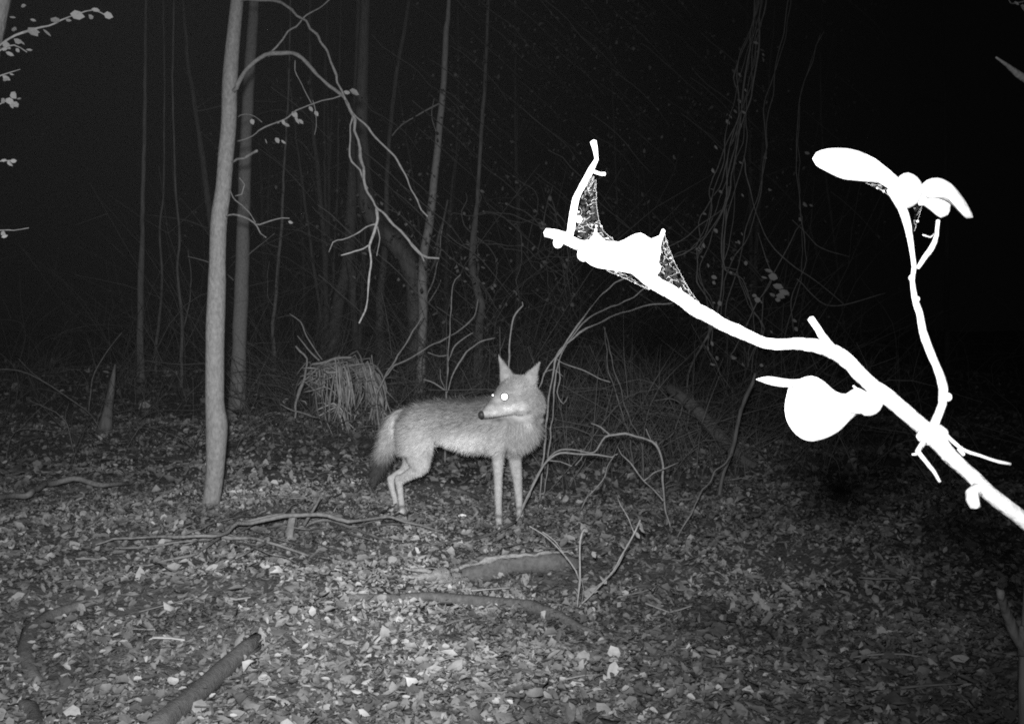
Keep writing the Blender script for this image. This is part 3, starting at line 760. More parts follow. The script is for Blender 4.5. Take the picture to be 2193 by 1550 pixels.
# ------------------------------------------------------------------ bare shrubs round the coyote
def shrub(label, foot, stems, mat=M_twig, d=None, name='bare_shrub', group=None, sub=()):
    gpt = G(*foot)
    d = depth(gpt) if d is None else d
    gpt = P(foot[0], foot[1], d); gpt[2] = float(H(gpt[0], gpt[1])) if gpt[2] - H(gpt[0], gpt[1]) < .25 else gpt[2]
    t = thing(name, gpt, label, 'shrub', group)
    for (pts, w, a, b) in stems:
        o = br(pts, w, d + a, d + b, t, mat, .022, 6, .003, .2, 'stem')
    return t, o, d
shrub('tall arching canes rising behind the coyote chest', (1160, 1010), [
    ([(1156, 1070), (1160, 1015), (1166, 960), (1170, 900), (1177, 850), (1184, 800), (1192, 768), (1213, 732), (1248, 682), (1290, 630), (1332, 597), (1370, 585)], [6, 6, 6, 6, 7, 6, 5, 4], 0, .1),
    ([(1162, 1068), (1172, 1010), (1180, 920), (1186, 860), (1192, 790), (1216, 735), (1268, 676), (1340, 645), (1378, 618), (1390, 590)], [4, 4, 5, 5, 4, 3], .05, .2),
    ([(1155, 830), (1170, 790), (1190, 765), (1216, 732), (1300, 682), (1380, 656), (1440, 648)], [4, 5, 6, 5, 4], .05, .15),
    ([(1192, 768), (1225, 785), (1260, 800), (1305, 818)], [4, 4, 3], .05, .1),
    ([(1198, 772), (1200, 810), (1194, 840), (1205, 865), (1215, 850)], [4, 4, 3], .05, .1),
    ([(1163, 800), (1185, 790), (1205, 805)], [3, 3, 2], .05, .1)], d=5.75)
shrub('low arching bramble cane looping over beside the coyote forelegs', (1108, 1112), [
    ([(1104, 1118), (1122, 1082), (1150, 1022), (1172, 988), (1200, 970), (1240, 973), (1280, 974), (1310, 978), (1322, 970)], [6, 6, 6, 6, 5, 4], 0, -.05),
    ([(1116, 1100), (1130, 1065), (1155, 1010), (1178, 978), (1202, 963), (1240, 963), (1272, 968), (1290, 942), (1306, 931), (1350, 931), (1385, 938), (1405, 952), (1417, 985), (1420, 1030), (1422, 1075), (1432, 1120), (1444, 1162)], [5, 5, 5, 6, 7, 6, 6, 5], .03, -.25),
    ([(1306, 931), (1285, 912), (1266, 905)], [5, 5, 3], 0, 0), ([(1396, 946), (1388, 932), (1386, 918)], [5, 4, 3], -.05, -.05),
    ([(1172, 985), (1200, 990), (1226, 996)], [4, 3, 2], 0, 0), ([(1232, 996), (1244, 982), (1250, 974)], [3, 3, 3], 0, 0)], d=5.15)
shrub('forked cane leaning out from the foot of the looping bramble', (1444, 1165), [
    ([(1444, 1168), (1460, 1135), (1480, 1100), (1494, 1070), (1500, 1052), (1522, 1032), (1532, 1010), (1556, 990), (1566, 970)], [5, 6, 6, 5, 4, 4, 3], 0, .5),
    ([(1421, 1072), (1400, 1050), (1376, 1025), (1350, 990), (1330, 972), (1322, 955)], [5, 5, 5, 4, 3], -.02, .1),
    ([(1378, 1030), (1395, 1015), (1420, 1004), (1455, 991)], [4, 4, 4, 3], 0, .1),
    ([(1318, 972), (1300, 1000), (1290, 1030), (1260, 1060), (1245, 1090)], [3, 3, 3], .2, .25)], d=4.7)
t, o, d_ = shrub('small forked weed with shrivelled leaves in front of the broken log', (1236, 1312), [
    ([(1232, 1322), (1238, 1280), (1241, 1230), (1243, 1180), (1246, 1142), (1250, 1132)], [6, 6, 6, 5, 4], 0, 0),
    ([(1240, 1240), (1222, 1205), (1190, 1170), (1160, 1145), (1135, 1125)], [6, 6, 6, 5, 4], 0, -.05),
    ([(1214, 1198), (1188, 1160), (1164, 1140)], [4, 4, 3], -.03, -.05),
    ([(1240, 1300), (1262, 1280), (1290, 1245), (1312, 1222), (1338, 1178), (1358, 1140), (1372, 1112)], [5, 5, 6, 6, 5, 4], 0, 0),
    ([(1270, 1262), (1305, 1235), (1328, 1205), (1342, 1165)], [4, 4, 4, 3], .02, .02),
    ([(1242, 1230), (1250, 1260), (1246, 1290)], [3, 3, 3], .02, .02),
    ([(1358, 1140), (1348, 1110), (1330, 1080), (1322, 1060)], [4, 4, 3], 0, .1)])
for (px, py, w) in [(1372, 1122, 22), (1360, 1138, 18), (1386, 1128, 16), (1250, 1132, 14), (1284, 1232, 20), (1262, 1262, 20), (1252, 1275, 16), (1268, 1180, 16), (1365, 1120, 16), (1290, 1240, 14)]:
    hang_leaf(px, py, d_, w, o, M_leafmid)
shrub('single thin twig bent at its tip above the coyote head', (1088, 860), [
    ([(1066, 1042), (1070, 960), (1084, 860), (1089, 800), (1091, 750), (1095, 710), (1100, 680), (1112, 665), (1120, 655), (1118, 645)], [5, 5, 5, 5, 5, 4, 3], 0, 0)], d=6.2, name='upright_twig')
shrub('spreading bare stems rising behind the coyote back', (955, 840), [
    ([(953, 990), (955, 930), (957, 880), (956, 842)], [6, 6, 6, 5], 0, 0),
    ([(956, 842), (965, 812), (985, 775), (1005, 748), (1030, 732), (1060, 724)], [5, 5, 5, 4, 3], 0, .1),
    ([(955, 840), (957, 805), (962, 770), (975, 740), (1000, 720), (1012, 712)], [4, 4, 3], 0, .1),
    ([(958, 838), (930, 820), (908, 812)], [5, 5, 4], 0, 0), ([(954, 835), (945, 810), (942, 790)], [3, 3, 2], 0, 0),
    ([(958, 800), (960, 762), (962, 720), (966, 660), (970, 610), (985, 588)], [4, 4, 4, 3], .2, .2), ([(960, 760), (940, 762), (915, 755)], [4, 4, 4], .2, .2)], d=7.4)
shrub('bare forked shrub between the grass clump and the upright grey trunk', (812, 845), [
    ([(812, 945), (810, 900), (806, 848)], [7, 7, 7], 0, 0),
    ([(806, 848), (815, 825), (828, 800), (850, 765), (872, 730), (892, 698), (905, 675)], [7, 7, 6, 5, 5, 4], 0, .1),
    ([(826, 806), (845, 785), (880, 765), (920, 742), (960, 722), (1000, 695), (1018, 672), (1024, 640)], [6, 6, 5, 5, 4, 4], 0, .3),
    ([(840, 785), (850, 780)], [5, 4], 0, 0), ([(812, 830), (798, 822), (800, 790), (796, 760)], [5, 4, 3], 0, 0)], d=8.4)
shrub('two thin dark stems in the brush right of the tall canes', (1365, 930), [
    ([(1378, 1032), (1376, 980), (1368, 935), (1352, 905), (1338, 870), (1330, 835), (1316, 790), (1305, 740), (1296, 700)], [5, 5, 5, 4, 4], 0, .2),
    ([(1362, 1030), (1355, 975), (1345, 925), (1330, 880), (1312, 820), (1300, 780), (1296, 700)], [4, 4, 4, 3], .05, .2),
    ([(1412, 950), (1440, 930), (1452, 900), (1462, 870), (1440, 855), (1400, 860)], [5, 5, 4, 3], .2, .4)], mat=M_vine, d=6.4)

# brush that nobody could count: low dim stems behind
mb = MB()
def brush(n, px0, px1, d0, d1, l0, l1, droop):
    for i in range(n):
        d = rng.uniform(d0, d1); px = rng.uniform(px0, px1)
        x = (px - CX) / F * d; y = d
        z = float(H(x, y)); l = rng.uniform(l0, l1); a = rng.uniform(0, 6.283); tl = rng.uniform(.2, 1.1)
        r = rng.uniform(.0012, .0034) * (1 + .04 * d)
        v = np.array([math.cos(a) * tl, math.sin(a) * tl, 1.0]); v /= np.linalg.norm(v)
        p0 = np.array([x, y, z - .02])
        p1 = p0 + v * l * .5 + rng.normal(0, .07, 3) * l; p2 = p0 + v * l + np.array([math.cos(a), math.sin(a), -1]) * l * droop * rng.random()
        tone = rng.uniform(.05, .17)
        c = tube(mb, np.array([np.append(p0, r), np.append(p1, r * .8), np.append(p2, r * .4)]), l / 9, 3, .1, l * .016, cap=False, tone=tone)
        for k in range(2):
            s = c[rng.integers(2, len(c) - 1)]
            e = s + (v + rng.normal(0, .6, 3)) * l * rng.uniform(.12, .35)
            tube(mb, np.array([np.append(s, r * .5), np.append(e, r * .3)]), l / 8, 3, .1, l * .01, cap=False, tone=tone)
brush(420, 1190, 1750, 6.3, 11, .2, .9, .5)
brush(260, 560, 1200, 7.6, 12, .15, .7, .5)
brush(200, -150, 560, 6.8, 13, .15, .8, .5)
brush(140, 1750, 2300, 5.5, 12, .2, .8, .5)
brush(170, 250, 1750, 11, 18, .8, 2.6, .3)
brush(70, 900, 1750, 10, 14, 1.2, 3.0, .6)
brush(520, 1150, 1800, 6.2, 12, .2, 1.1, .6)
brush(420, 500, 1250, 8.5, 15, .25, 1.2, .5)
brush(520, -200, 2350, 10.5, 19, .4, 1.6, .4)
brush(200, 350, 1800, 11, 17, 1.5, 3.6, .3)
o = link('undergrowth', mb.mesh('undergrowth'), M_grass)
tag(o, 'dim mass of bare brush stems under the trees', 'undergrowth', kind='stuff')
# scattered dim leaves hanging in that brush
mb = MB()
for k in range(230):
    d = rng.uniform(9.5, 17); px = rng.uniform(560, 1850) if k % 3 else rng.uniform(950, 1600); x = (px - CX) / F * d
    c = np.array([x, d, float(H(x, d)) + rng.uniform(.5, 5.2)]); n = int(rng.integers(8, 34))
    q = c + rng.normal(0, 1, (n, 3)) * np.array([.22, .22, .16])
    tube(mb, np.array([np.append(c + np.array([-.3, 0, .25]), .004), np.append(c, .004), np.append(c + np.array([.3, .05, -.3]), .002)]), .1, 3, .1, .02, tone=.10)
    leaves(mb, q, rng.uniform(.02, .055, n), rng.uniform(.012, .035, n), rng.uniform(0, 6.28, n), rng.uniform(.1, 1.3, n), rng.normal(0, .6, n), rng.normal(0, .5, n), rng.normal(0, .5, n), rng.uniform(.03, .12, n) * rng.uniform(.5, 1.6))
o = link('hanging_leaves', mb.mesh('hanging_leaves', smooth=False), M_litter)
tag(o, 'dim dead leaves caught in the brush and vines', 'leaves', kind='stuff')

# ------------------------------------------------------------------ coyote
ICO = None
def ico():
    global ICO
    if ICO is None:
        import bmesh
        bm = bmesh.new(); bmesh.ops.create_icosphere(bm, subdivisions=2, radius=1.0)
        bm.verts.ensure_lookup_table()
        ICO = (np.array([v.co[:] for v in bm.verts]), np.array([[v.index for v in f.verts] for f in bm.faces])); bm.free()
    return ICO
body = MB()
def chain(rows, dens=.35):
    """rows: px, py, depth, radius across the picture (px), radius along the view (px); overlapping ellipsoids"""
    iv, it = ico()
    rows = np.array(rows, float)
    w = np.array([np.concatenate([P(r[0], r[1], r[2]), [r[3] / F * r[2], r[4] / F * r[2]]]) for r in rows])
    st = max(.006, w[:, 3].min() * dens)
    c = cat_rom(w, st)
    for p in c:
        body.add(iv * np.array([p[3], p[4], p[3]]) + p[:3], it)
chain([(882, 905, 5.46, 32, 28), (908, 894, 5.43, 37, 32), (940, 899, 5.40, 45, 36), (972, 902, 5.36, 50, 39), (1010, 908, 5.31, 58, 43), (1050, 907, 5.26, 60, 45), (1088, 905, 5.21, 56, 44), (1113, 905, 5.18, 50, 40)])
chain([(1100, 895, 5.18, 48, 42), (1123, 875, 5.14, 40, 40), (1125, 856, 5.11, 35, 35), (1112, 845, 5.09, 32, 33)])
chain([(1108, 836, 5.07, 33, 32), (1098, 842, 5.04, 33, 30), (1086, 852, 5.01, 29, 25), (1072, 864, 4.98, 24, 19), (1059, 873, 4.955, 19, 15), (1048, 880, 4.935, 15, 13), (1039, 886, 4.92, 11, 11)])
chain([(1112, 862, 5.05, 29, 28), (1132, 858, 5.08, 30, 27), (1142, 872, 5.10, 26, 25)])
chain([(1096, 869, 5.01, 19, 19), (1076, 878, 4.978, 13.5, 14), (1058, 885, 4.952, 10, 11), (1047, 889, 4.94, 7, 9)])             # lower jaw
chain([(1087, 812, 5.08, 18, 11), (1081, 794, 5.08, 12.5, 7), (1074, 777, 5.085, 7, 5), (1068, 763, 5.09, 3.2, 3.2)])
chain([(1129, 821, 5.08, 20, 12), (1139, 805, 5.085, 14, 7), (1148, 790, 5.09, 8, 5), (1156, 776, 5.095, 3.2, 3.2)])
chain([(1072, 925, 5.19, 31, 26), (1068, 958, 5.16, 20, 20), (1067, 985, 5.15, 14, 14), (1067, 1020, 5.15, 10.5, 11), (1067, 1055, 5.15, 9.5, 9.5), (1068, 1085, 5.15, 8, 8), (1069, 1104, 5.145, 8, 8.5)])
chain([(1069, 1106, 5.15, 8, 9), (1068, 1113, 5.11, 9, 16)])
chain([(1104, 930, 5.25, 30, 26), (1102, 968, 5.29, 18, 17), (1105, 1000, 5.31, 13.5, 13), (1109, 1035, 5.32, 10.5, 10), (1111, 1062, 5.32, 9, 9), (1112, 1084, 5.32, 8, 8.5)])
chain([(1112, 1087, 5.32, 8, 9), (1113, 1096, 5.28, 9, 15)])
chain([(886, 912, 5.40, 33, 26), (894, 945, 5.37, 38, 25), (898, 978, 5.36, 29, 20), (902, 1000, 5.36, 17, 14), (884, 1010, 5.38, 13, 12), (868, 1020, 5.40, 11, 10), (855, 1027, 5.42, 9.5, 9.5)])
chain([(853, 1024, 5.42, 9.5, 9), (856, 1045, 5.42, 8, 8), (859, 1068, 5.42, 7.5, 7.5), (861, 1085, 5.41, 7.5, 8)])
chain([(861, 1086, 5.41, 7.5, 9), (862, 1093, 5.37, 9, 15)])
chain([(880, 935, 5.49, 30, 22), (880, 980, 5.52, 20, 16), (868, 1005, 5.53, 12, 11), (850, 1017, 5.53, 10, 9), (837, 1025, 5.53, 8, 8)])
chain([(836, 1024, 5.53, 8, 8), (840, 1046, 5.53, 7, 7), (846, 1068, 5.53, 6.5, 7), (849, 1083, 5.52, 7, 8), (850, 1089, 5.49, 8, 13)])
chain([(876, 884, 5.47, 13, 13), (856, 893, 5.48, 18, 15), (842, 912, 5.49, 21, 17), (834, 938, 5.49, 21, 17), (826, 963, 5.48, 18.5, 15), (816, 988, 5.47, 15, 12), (807, 1012, 5.47, 9.5, 9), (802, 1030, 5.46, 4, 4)])
cb = np.array([P(980, 1000, 5.32)[0], 5.32, float(H(-.26, 5.32))])
me0 = body.mesh('body', cb)
tmp = bpy.data.objects.new('tmp_body', me0); coll.objects.link(tmp)
rm = tmp.modifiers.new('r', 'REMESH'); rm.mode = 'VOXEL'; rm.voxel_size = .0065
sm = tmp.modifiers.new('s', 'SMOOTH'); sm.factor = .5; sm.iterations = 9
dg = bpy.context.evaluated_depsgraph_get()
me = bpy.data.meshes.new_from_object(tmp.evaluated_get(dg))
bpy.data.objects.remove(tmp); bpy.data.meshes.remove(me0)
me.name = 'body'
nv = len(me.vertices)
co = np.zeros(nv * 3, np.float32); me.vertices.foreach_get('co', co); co = co.reshape(-1, 3) + cb
no = np.zeros(nv * 3, np.float32); me.vertices.foreach_get('normal', no); no = no.reshape(-1, 3)
# coat pattern and painted jaw shadow: rows of (where on the side of the animal, size, tone)
dd_ = (co[:, 1] - CAM[1]) * cp - (co[:, 2] - CAM[2]) * sp_
qx = CX + (co[:, 0] - CAM[0]) / dd_ * F
qy = CY - ((co[:, 1] - CAM[1]) * sp_ + (co[:, 2] - CAM[2]) * cp) / dd_ * F
tone = np.full(nv, .27)
def dab(x, y, rx, ry, val, k=1.0):
    global tone
    w = k * np.exp(-(((qx - x) / rx) ** 2 + ((qy - y) / ry) ** 2) * 1.2)
    tone = tone * (1 - w) + val * w
# saddle and back darker
w = np.clip((892 - qy) / 40, 0, 1) * np.clip((1062 - qx) / 30, 0, 1) * np.clip((qx - 868) / 20, 0, 1)
tone = tone * (1 - w) + .15 * w
dab(1018, 872, 28, 28, .18); dab(1040, 868, 26, 20, .15); dab(1012, 850, 9, 12, .08, .8); dab(950, 866, 40, 14, .20, .8)
dab(905, 908, 32, 38, .34); dab(895, 962, 30, 32, .40); dab(990, 948, 66, 22, .62); dab(960, 950, 24, 16, .60); dab(936, 968, 10, 16, .66)
dab(1040, 948, 22, 20, .48); dab(1110, 940, 34, 26, .28); dab(1075, 945, 12, 30, .36); dab(1118, 890, 26, 12, .58); dab(1132, 905, 14, 12, .48)
dab(1152, 895, 16, 34, .25); dab(1155, 855, 10, 18, .22); dab(1128, 930, 26, 16, .27)
dab(1086, 820, 13, 15, .19); dab(1108, 838, 14, 18, .34); dab(1085, 810, 12, 12, .33); dab(1135, 815, 16, 18, .36)
dab(1060, 884, 26, 9, .58); dab(1088, 875, 22, 8, .62); dab(1115, 872, 16, 10, .56); dab(1050, 873, 12, 8, .36); dab(1066, 858, 10, 10, .40)
dab(1068, 899, 26, 6, .13); dab(1095, 905, 16, 9, .24, .8)  # shadow under the jaw painted into the coat tone
tail = (qx < 868) & (qy > 870) & (qx < 905 - (qy - 870) * .35) & (qy < 1045) & (dd_ > 5.38) & (qx < 862 - (qy - 940) * .45)
tone = np.where(tail, .29, tone)
ds = np.exp(-(((qx - 848) / 9) ** 2 + ((qy - 905) / 24) ** 2))
tone = np.where(tail, tone * (1 - .8 * ds) + .62 * .8 * ds, tone)
tip = np.clip((qy - 955) / 34, 0, 1)
tone = np.where(tail, tone * (1 - tip) + .045 * tip, tone)
legs = (qy > 985) & ~tail
tone = np.where(legs, .39, tone)
wv = np.sin(co[:, 0] * 61 + 3 * np.sin(co[:, 2] * 47)) * np.sin(co[:, 2] * 83 + 2 * np.sin(co[:, 0] * 39))
tone = tone * (1 + .10 * wv)
at = me.attributes.new('tone', 'FLOAT', 'POINT'); at.data.foreach_set('value', tone.astype(np.float32))
me.materials.clear(); me.materials.append(M_fur)
for p in me.polygons: p.use_smooth = True
cy = thing('coyote', cb, 'coyote standing side on, head turned back, eyes shining', 'coyote')
link('body', me, M_fur, cy)
# fur: short hairs over the whole coat
tri = np.array([p.vertices[:3] for p in me.polygons] + [(p.vertices[0], p.vertices[2], p.vertices[3]) for p in me.polygons if len(p.vertices) == 4])
A, Bv, Cv = co[tri[:, 0]], co[tri[:, 1]], co[tri[:, 2]]
ar = np.linalg.norm(np.cross(Bv - A, Cv - A), axis=1)
nh = 70000
ti = rng.choice(len(tri), nh, p=ar / ar.sum())
u = rng.random(nh); v = rng.random(nh); fl_ = u + v > 1; u[fl_] = 1 - u[fl_]; v[fl_] = 1 - v[fl_]
pt = A[ti] + u[:, None] * (Bv - A)[ti] + v[:, None] * (Cv - A)[ti]
nr = no[tri[ti, 0]]; tn = tone[tri[ti, 0]]; hx = qx[tri[ti, 0]]; hy = qy[tri[ti, 0]]; htail = tail[tri[ti, 0]]
fd = np.tile(np.array([-.75, .12, -.55]), (nh, 1))
lg_ = (hy > 970) & ~htail
fd[lg_] = (0, 0, -1)
fd[htail] = (-.35, 0, -1)
nose = P(1034, 888, 4.92)
hd = (hx > 1030) & (hy < 905) & (pt[:, 1] < 5.17)
fd[hd] = (pt[hd] - nose) / (np.linalg.norm(pt[hd] - nose, axis=1)[:, None] + 1e-6)
ear = hd & (hy < 806); fd[ear] = (0, 0, 1)
neck = (hx > 1085) & (hy < 960) & ~hd; fd[neck] = (.05, 0, -1)
fd += rng.normal(0, .28, fd.shape)
hv = fd + nr * rng.uniform(.25, .6, nh)[:, None]
hv /= np.linalg.norm(hv, axis=1)[:, None]
hl = np.full(nh, .034); hl[lg_] = .011; hl[htail] = .046; hl[hd] = .013; hl[ear] = .007; hl[neck] = .044
hl[hd & (np.linalg.norm(pt - nose, axis=1) < .10)] = .005
hl *= rng.uniform(.6, 1.3, nh)
sd_ = np.cross(hv, nr); sd_ /= np.linalg.norm(sd_, axis=1)[:, None] + 1e-6
hw = .0009 + .02 * hl
b0 = pt - nr * .001
V = np.stack([b0 + sd_ * hw[:, None], b0 - sd_ * hw[:, None], pt + hv * hl[:, None]], 1)
fm = MB(); fm.add(V.reshape(-1, 3), np.arange(nh * 3).reshape(-1, 3), None, tn * np.where((rng.random(nh) < .22) & (hy < 915) & (hx < 1065) & ~htail, rng.uniform(.25, .55, nh), rng.uniform(.68, 1.3, nh)))
o = link('fur', fm.mesh('fur', cb, False), M_fur, cy); o['kind'] = 'stuff'
# nose
iv, it = ico()
m1 = MB(); c = P(1031.5, 888, 4.912); m1.add(iv * np.array([8.2, 8, 9.0]) / F * 4.91 + c, it)
part('nose', m1, M_nose, cy)
# eyes: domed discs enlarged and aimed between lens and flash to shape the eyeshine
def eye(px, py, d, r):
    c = P(px, py, d); n = (np.array(fl_o.location) + CAM) * .5 - c; n /= np.linalg.norm(n)
    a = np.cross(n, (0, 0, 1.0)); a /= np.linalg.norm(a); b = np.cross(n, a)
    R = r / F * d
    vs = [c + n * R * .10]; rings = (.35, .7, 1.0)
    for q in rings:
        for k in range(24):
            t_ = k * 2 * math.pi / 24
            vs.append(c + (a * math.cos(t_) + b * math.sin(t_)) * R * q + n * R * .10 * (1 - q * q) - n * (R * .5 if q == 1.0 and False else 0))
    for k in range(24):
        t_ = k * 2 * math.pi / 24
        vs.append(c + (a * math.cos(t_) + b * math.sin(t_)) * R * .9 - n * R * 1.2)
    tr_ = [(0, 1 + k, 1 + (k + 1) % 24) for k in range(24)]
    qd = [(1 + j * 24 + k, 1 + (j + 1) * 24 + k, 1 + (j + 1) * 24 + (k + 1) % 24, 1 + j * 24 + (k + 1) % 24) for j in range(3) for k in range(24)]
    m1 = MB(); m1.add(np.array(vs), tr_, qd)
    return part('eye', m1, M_eye, cy)
eye(1080.5, 849.5, 4.936, 9.2)
eye(1055.5, 846, 4.968, 2.3)

# ------------------------------------------------------------------ the near branch, blown out by the flash
nb = P(2260, 1180, .86)
near_b = thing('near_branch', nb, 'glaring white branch slanting across the right side close up', 'branch')
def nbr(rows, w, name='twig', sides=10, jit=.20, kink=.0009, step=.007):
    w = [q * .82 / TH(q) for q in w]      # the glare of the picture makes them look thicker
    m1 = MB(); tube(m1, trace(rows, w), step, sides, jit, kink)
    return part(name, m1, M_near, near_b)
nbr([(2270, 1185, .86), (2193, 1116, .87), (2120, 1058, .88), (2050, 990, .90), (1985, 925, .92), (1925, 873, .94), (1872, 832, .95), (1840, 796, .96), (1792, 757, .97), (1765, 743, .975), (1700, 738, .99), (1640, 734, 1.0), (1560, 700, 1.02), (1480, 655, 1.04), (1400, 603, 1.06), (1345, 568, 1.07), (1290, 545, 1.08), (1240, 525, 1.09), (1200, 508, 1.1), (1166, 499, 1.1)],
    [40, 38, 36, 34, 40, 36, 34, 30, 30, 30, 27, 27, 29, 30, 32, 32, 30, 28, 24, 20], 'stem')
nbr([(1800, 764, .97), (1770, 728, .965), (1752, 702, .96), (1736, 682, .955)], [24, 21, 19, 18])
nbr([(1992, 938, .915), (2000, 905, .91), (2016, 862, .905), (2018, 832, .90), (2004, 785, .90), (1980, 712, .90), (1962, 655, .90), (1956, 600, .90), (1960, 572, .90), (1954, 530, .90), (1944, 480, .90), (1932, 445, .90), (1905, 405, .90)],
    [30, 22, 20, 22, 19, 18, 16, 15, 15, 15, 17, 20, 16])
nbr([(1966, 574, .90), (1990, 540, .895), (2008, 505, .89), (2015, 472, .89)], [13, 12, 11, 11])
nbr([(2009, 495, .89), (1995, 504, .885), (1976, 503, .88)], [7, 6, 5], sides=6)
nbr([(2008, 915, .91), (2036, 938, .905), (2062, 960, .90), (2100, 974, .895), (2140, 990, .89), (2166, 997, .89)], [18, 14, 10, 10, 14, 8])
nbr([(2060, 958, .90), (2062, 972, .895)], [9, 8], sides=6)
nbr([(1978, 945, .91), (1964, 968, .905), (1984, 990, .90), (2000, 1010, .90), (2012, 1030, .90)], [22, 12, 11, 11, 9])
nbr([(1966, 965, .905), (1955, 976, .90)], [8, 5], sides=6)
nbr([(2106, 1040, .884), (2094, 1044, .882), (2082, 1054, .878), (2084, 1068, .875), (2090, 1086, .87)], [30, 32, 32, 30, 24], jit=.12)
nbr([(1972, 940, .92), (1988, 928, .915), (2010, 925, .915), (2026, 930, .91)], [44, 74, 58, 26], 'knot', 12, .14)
nbr([(1220, 505, 1.095), (1228, 455, 1.09), (1240, 410, 1.085), (1262, 368, 1.08), (1276, 344, 1.08), (1272, 308, 1.075)], [19, 19, 18, 20, 15, 12])
nbr([(1268, 366, 1.08), (1284, 369, 1.075), (1298, 370, 1.07)], [14, 10, 9], sides=8)
nbr([(1405, 560, 1.065), (1408, 520, 1.06), (1420, 494, 1.055)], [16, 13, 11])
nbr([(1275, 530, 1.085), (1276, 508, 1.08), (1274, 490, 1.08)], [12, 9, 7], sides=8)
nbr([(1850, 858, .95), (1836, 838, .945), (1828, 824, .94)], [16, 8, 5], sides=7)
nbr([(1852, 334, .90), (1885, 354, .90), (1915, 382, .90), (1932, 405, .90)], [10, 11, 12, 16])
for (px, py, d, w) in [(1946, 505, .90, 6), (1952, 595, .90, 7), (2030, 850, .90, 10), (1965, 640, .90, 6), (1240, 470, 1.09, 8), (1195, 520, 1.09, 12), (1250, 545, 1.08, 16)]:
    m1 = MB(); iv, it = ico(); m1.add(iv * (w * .9 / F * d) * np.array([1, .9, 1.1]) + P(px, py, d), it)
    part('bud', m1, M_near, near_b)
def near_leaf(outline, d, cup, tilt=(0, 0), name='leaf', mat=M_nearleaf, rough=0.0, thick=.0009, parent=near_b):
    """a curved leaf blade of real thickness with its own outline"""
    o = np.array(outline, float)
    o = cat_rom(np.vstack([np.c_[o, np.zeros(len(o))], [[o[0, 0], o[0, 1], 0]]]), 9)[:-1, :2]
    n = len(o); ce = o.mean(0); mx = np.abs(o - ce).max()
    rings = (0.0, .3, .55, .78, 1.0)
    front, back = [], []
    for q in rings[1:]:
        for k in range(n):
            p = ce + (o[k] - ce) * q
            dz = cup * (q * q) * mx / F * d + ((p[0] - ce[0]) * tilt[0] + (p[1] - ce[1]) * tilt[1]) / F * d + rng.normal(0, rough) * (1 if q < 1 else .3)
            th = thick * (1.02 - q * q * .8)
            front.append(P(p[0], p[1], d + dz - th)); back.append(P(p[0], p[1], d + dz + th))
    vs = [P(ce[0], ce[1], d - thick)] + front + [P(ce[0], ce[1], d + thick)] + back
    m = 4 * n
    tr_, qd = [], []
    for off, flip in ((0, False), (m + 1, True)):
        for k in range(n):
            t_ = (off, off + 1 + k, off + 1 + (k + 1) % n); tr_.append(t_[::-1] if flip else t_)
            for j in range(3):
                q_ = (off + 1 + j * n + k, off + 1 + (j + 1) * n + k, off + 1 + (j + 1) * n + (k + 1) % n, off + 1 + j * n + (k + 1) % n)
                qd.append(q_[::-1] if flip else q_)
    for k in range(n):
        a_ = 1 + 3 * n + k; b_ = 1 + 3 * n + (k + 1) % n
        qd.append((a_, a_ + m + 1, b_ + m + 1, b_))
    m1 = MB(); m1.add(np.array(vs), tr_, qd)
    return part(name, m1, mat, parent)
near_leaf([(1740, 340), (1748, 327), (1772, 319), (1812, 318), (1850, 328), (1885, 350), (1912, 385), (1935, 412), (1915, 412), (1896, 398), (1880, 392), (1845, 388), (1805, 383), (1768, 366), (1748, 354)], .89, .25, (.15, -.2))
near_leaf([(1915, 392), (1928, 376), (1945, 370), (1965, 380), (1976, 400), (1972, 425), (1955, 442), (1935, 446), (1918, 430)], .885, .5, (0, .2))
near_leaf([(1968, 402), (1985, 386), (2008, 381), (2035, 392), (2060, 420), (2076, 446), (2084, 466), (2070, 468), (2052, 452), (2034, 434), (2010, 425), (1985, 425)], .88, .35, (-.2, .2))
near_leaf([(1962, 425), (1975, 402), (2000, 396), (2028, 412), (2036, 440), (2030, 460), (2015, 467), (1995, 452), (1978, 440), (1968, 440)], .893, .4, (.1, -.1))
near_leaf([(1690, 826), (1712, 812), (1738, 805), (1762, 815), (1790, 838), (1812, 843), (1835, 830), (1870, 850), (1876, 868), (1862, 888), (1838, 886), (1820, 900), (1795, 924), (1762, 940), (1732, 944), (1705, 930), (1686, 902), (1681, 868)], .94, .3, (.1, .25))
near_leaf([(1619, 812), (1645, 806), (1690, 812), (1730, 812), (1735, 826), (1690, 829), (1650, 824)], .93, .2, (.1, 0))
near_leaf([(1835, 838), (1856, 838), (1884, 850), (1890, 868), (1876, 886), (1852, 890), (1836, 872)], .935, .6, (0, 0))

# ------------------------------------------------------------------ spider silk on the near branch
wb = thing('spider_web', P(1335, 560, 1.07), 'torn spider web strung along the glaring near branch', 'spider web')
near_leaf([(1212, 508), (1240, 514), (1262, 514), (1276, 498), (1292, 514), (1326, 518), (1350, 506), (1372, 499), (1396, 512), (1416, 503), (1414, 535), (1406, 556), (1416, 572), (1404, 592), (1385, 596), (1350, 585), (1310, 578), (1276, 572), (1256, 560), (1240, 536)], 1.055, .15, (.0, .05), 'silk_sheet', M_silk, .0015, .005, wb)
M_gauze = bpy.data.materials.new('spider_gauze'); M_gauze.use_nodes = True      # silk so fine that most light passes between the threads
_t = M_gauze.node_tree; _t.nodes.remove(_t.nodes['Principled BSDF'])
_tr = _t.nodes.new('ShaderNodeBsdfTransparent'); _df = _t.nodes.new('ShaderNodeBsdfDiffuse'); _mx = _t.nodes.new('ShaderNodeMixShader')
_df.inputs[0].default_value = (.8, .8, .8, 1)
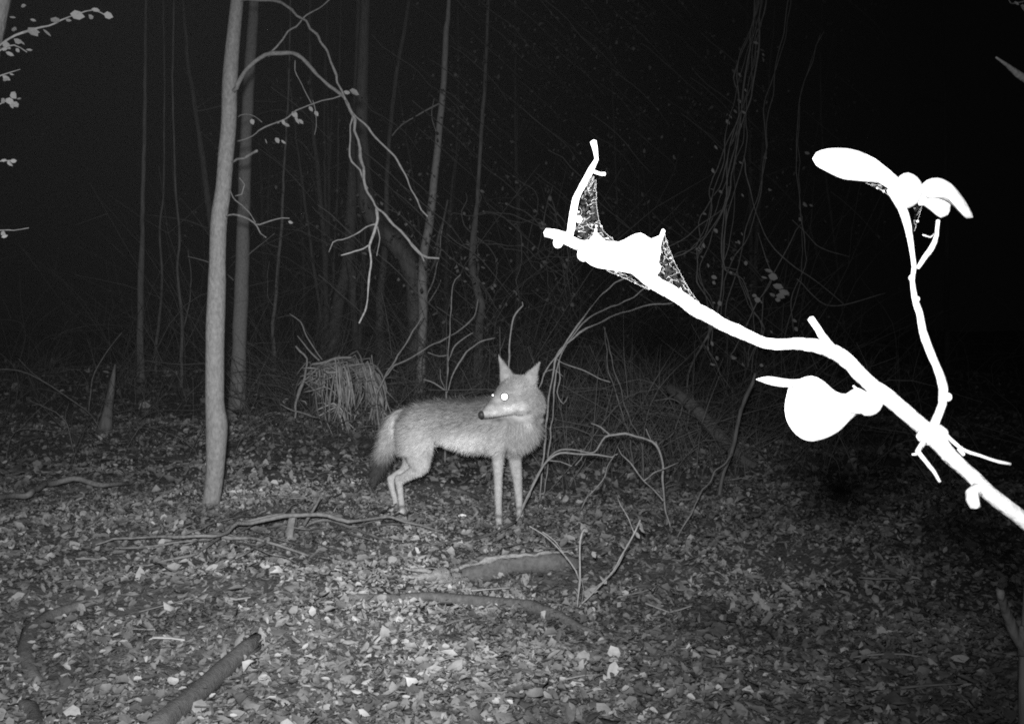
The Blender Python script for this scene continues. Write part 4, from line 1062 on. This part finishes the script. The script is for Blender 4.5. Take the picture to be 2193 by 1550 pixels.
_tc = _t.nodes.new('ShaderNodeTexCoord'); _nz = _t.nodes.new('ShaderNodeTexNoise'); _nz.inputs['Scale'].default_value = 260; _nz.inputs['Detail'].default_value = 4
_mr = _t.nodes.new('ShaderNodeMapRange'); _mr.inputs[1].default_value = .42; _mr.inputs[2].default_value = .75; _mr.inputs[3].default_value = .0; _mr.inputs[4].default_value = .016
_t.links.new(_tc.outputs['Object'], _nz.inputs['Vector']); _t.links.new(_nz.outputs[0], _mr.inputs[0]); _t.links.new(_mr.outputs[0], _mx.inputs[0])
_t.links.new(_tr.outputs[0], _mx.inputs[1]); _t.links.new(_df.outputs[0], _mx.inputs[2]); _t.links.new(_mx.outputs[0], _t.nodes['Material Output'].inputs[0])
def net(poly_a, poly_b, d, n, rs, wire):
    """net of silk threads between two edges"""
    m1 = MB()
    a = cat_rom(np.c_[np.array(poly_a, float), np.zeros(len(poly_a))], 3)[:, :2]
    b = cat_rom(np.c_[np.array(poly_b, float), np.zeros(len(poly_b))], 3)[:, :2]
    ia = np.linspace(0, len(a) - 1, n).astype(int); ib = np.linspace(0, len(b) - 1, n).astype(int)
    rows = []
    m = rs
    for i in range(n):
        t_ = np.linspace(0, 1, m)[:, None]
        pp = a[ia[i]] * (1 - t_) + b[ib[i]] * t_ + rng.normal(0, 2.2, (m, 2)) * np.sin(t_ * math.pi)
        rows.append([P(q[0], q[1], d + rng.normal(0, .004)) for q in pp])
    def thread(p, q, w):
        tube(m1, np.array([np.append(p, w), np.append(.5 * (p + q) + rng.normal(0, .0004, 3), w), np.append(q, w)]), .02, 3, 0, 0, False)
    for i in range(n):
        for j in range(m - 1):
            if rng.random() < .30: thread(rows[i][j], rows[i][j + 1], wire * rng.uniform(.5, 1.4))
            if i < n - 1 and rng.random() < .30: thread(rows[i][j], rows[i + 1][j], wire * rng.uniform(.5, 1.3))
            if i < n - 1 and rng.random() < .2: thread(rows[i][j], rows[i + 1][j + 1], wire * rng.uniform(.4, 1.0))
    for i in range(n - 1): thread(rows[i][-1], rows[i + 1][-1], wire * 1.6)
    for q in range(n // 3):
        p = rows[rng.integers(n)][rng.integers(m)]
        iv, it = ico(); m1.add(iv * rng.uniform(.0003, .0010) + p, it)
    gz = MB()
    gz.add(np.array(rows).reshape(-1, 3) + np.array([0, .0006, 0]), None, [(i * m + j, i * m + j + 1, (i + 1) * m + j + 1, (i + 1) * m + j) for i in range(n - 1) for j in range(m - 1)])
    part('gauze', gz, M_gauze, wb)
    return tag(part('net', m1, M_silk, wb), kind='stuff')
net([(1268, 378), (1248, 420), (1238, 460), (1232, 500), (1262, 516), (1310, 520)], [(1276, 385), (1277, 430), (1281, 465), (1290, 490), (1300, 503), (1320, 517)], 1.075, 24, 7, .000002)
net([(1418, 500), (1410, 545), (1408, 580), (1425, 615), (1470, 645), (1520, 675)], [(1422, 497), (1434, 535), (1450, 572), (1475, 618), (1500, 652), (1530, 680)], 1.05, 26, 8, .000002)
net([(1305, 576), (1340, 590), (1370, 606), (1390, 618)], [(1300, 580), (1330, 592), (1360, 606), (1386, 618)], 1.06, 12, 3, .000005)
net([(1900, 398), (1925, 420), (1940, 450), (1945, 490)], [(1855, 392), (1895, 412), (1922, 440), (1938, 480)], .90, 16, 6, .000002)
net([(1955, 440), (1960, 460), (1952, 485)], [(1975, 435), (1968, 465), (1958, 495)], .895, 7, 4, .000002)

# ------------------------------------------------------------------ thin veil added so the flash lifts the black level
hz = MB()
c8 = np.array([(x, y, z) for z in (-3.0, 16.0) for y in (-60, 130) for x in (-100, 100)], float)
hz.add(c8, None, [(0, 2, 3, 1), (4, 5, 7, 6), (0, 1, 5, 4), (2, 6, 7, 3), (0, 4, 6, 2), (1, 3, 7, 5)])
M_veil = bpy.data.materials.new('black_lift_veil'); M_veil.use_nodes = True
ht = M_veil.node_tree; ht.nodes.remove(ht.nodes['Principled BSDF'])
pv = ht.nodes.new('ShaderNodeVolumePrincipled')
pv.inputs['Color'].default_value = (.9, .9, .9, 1)
pv.inputs['Density'].default_value = 0.00017
ht.links.new(pv.outputs[0], ht.nodes['Material Output'].inputs['Volume'])
o = link('added_veil', hz.mesh('added_veil', smooth=False), M_veil)
tag(o, 'thin veil added to lift the blacks of the night woods', 'added_veil', kind='stuff')
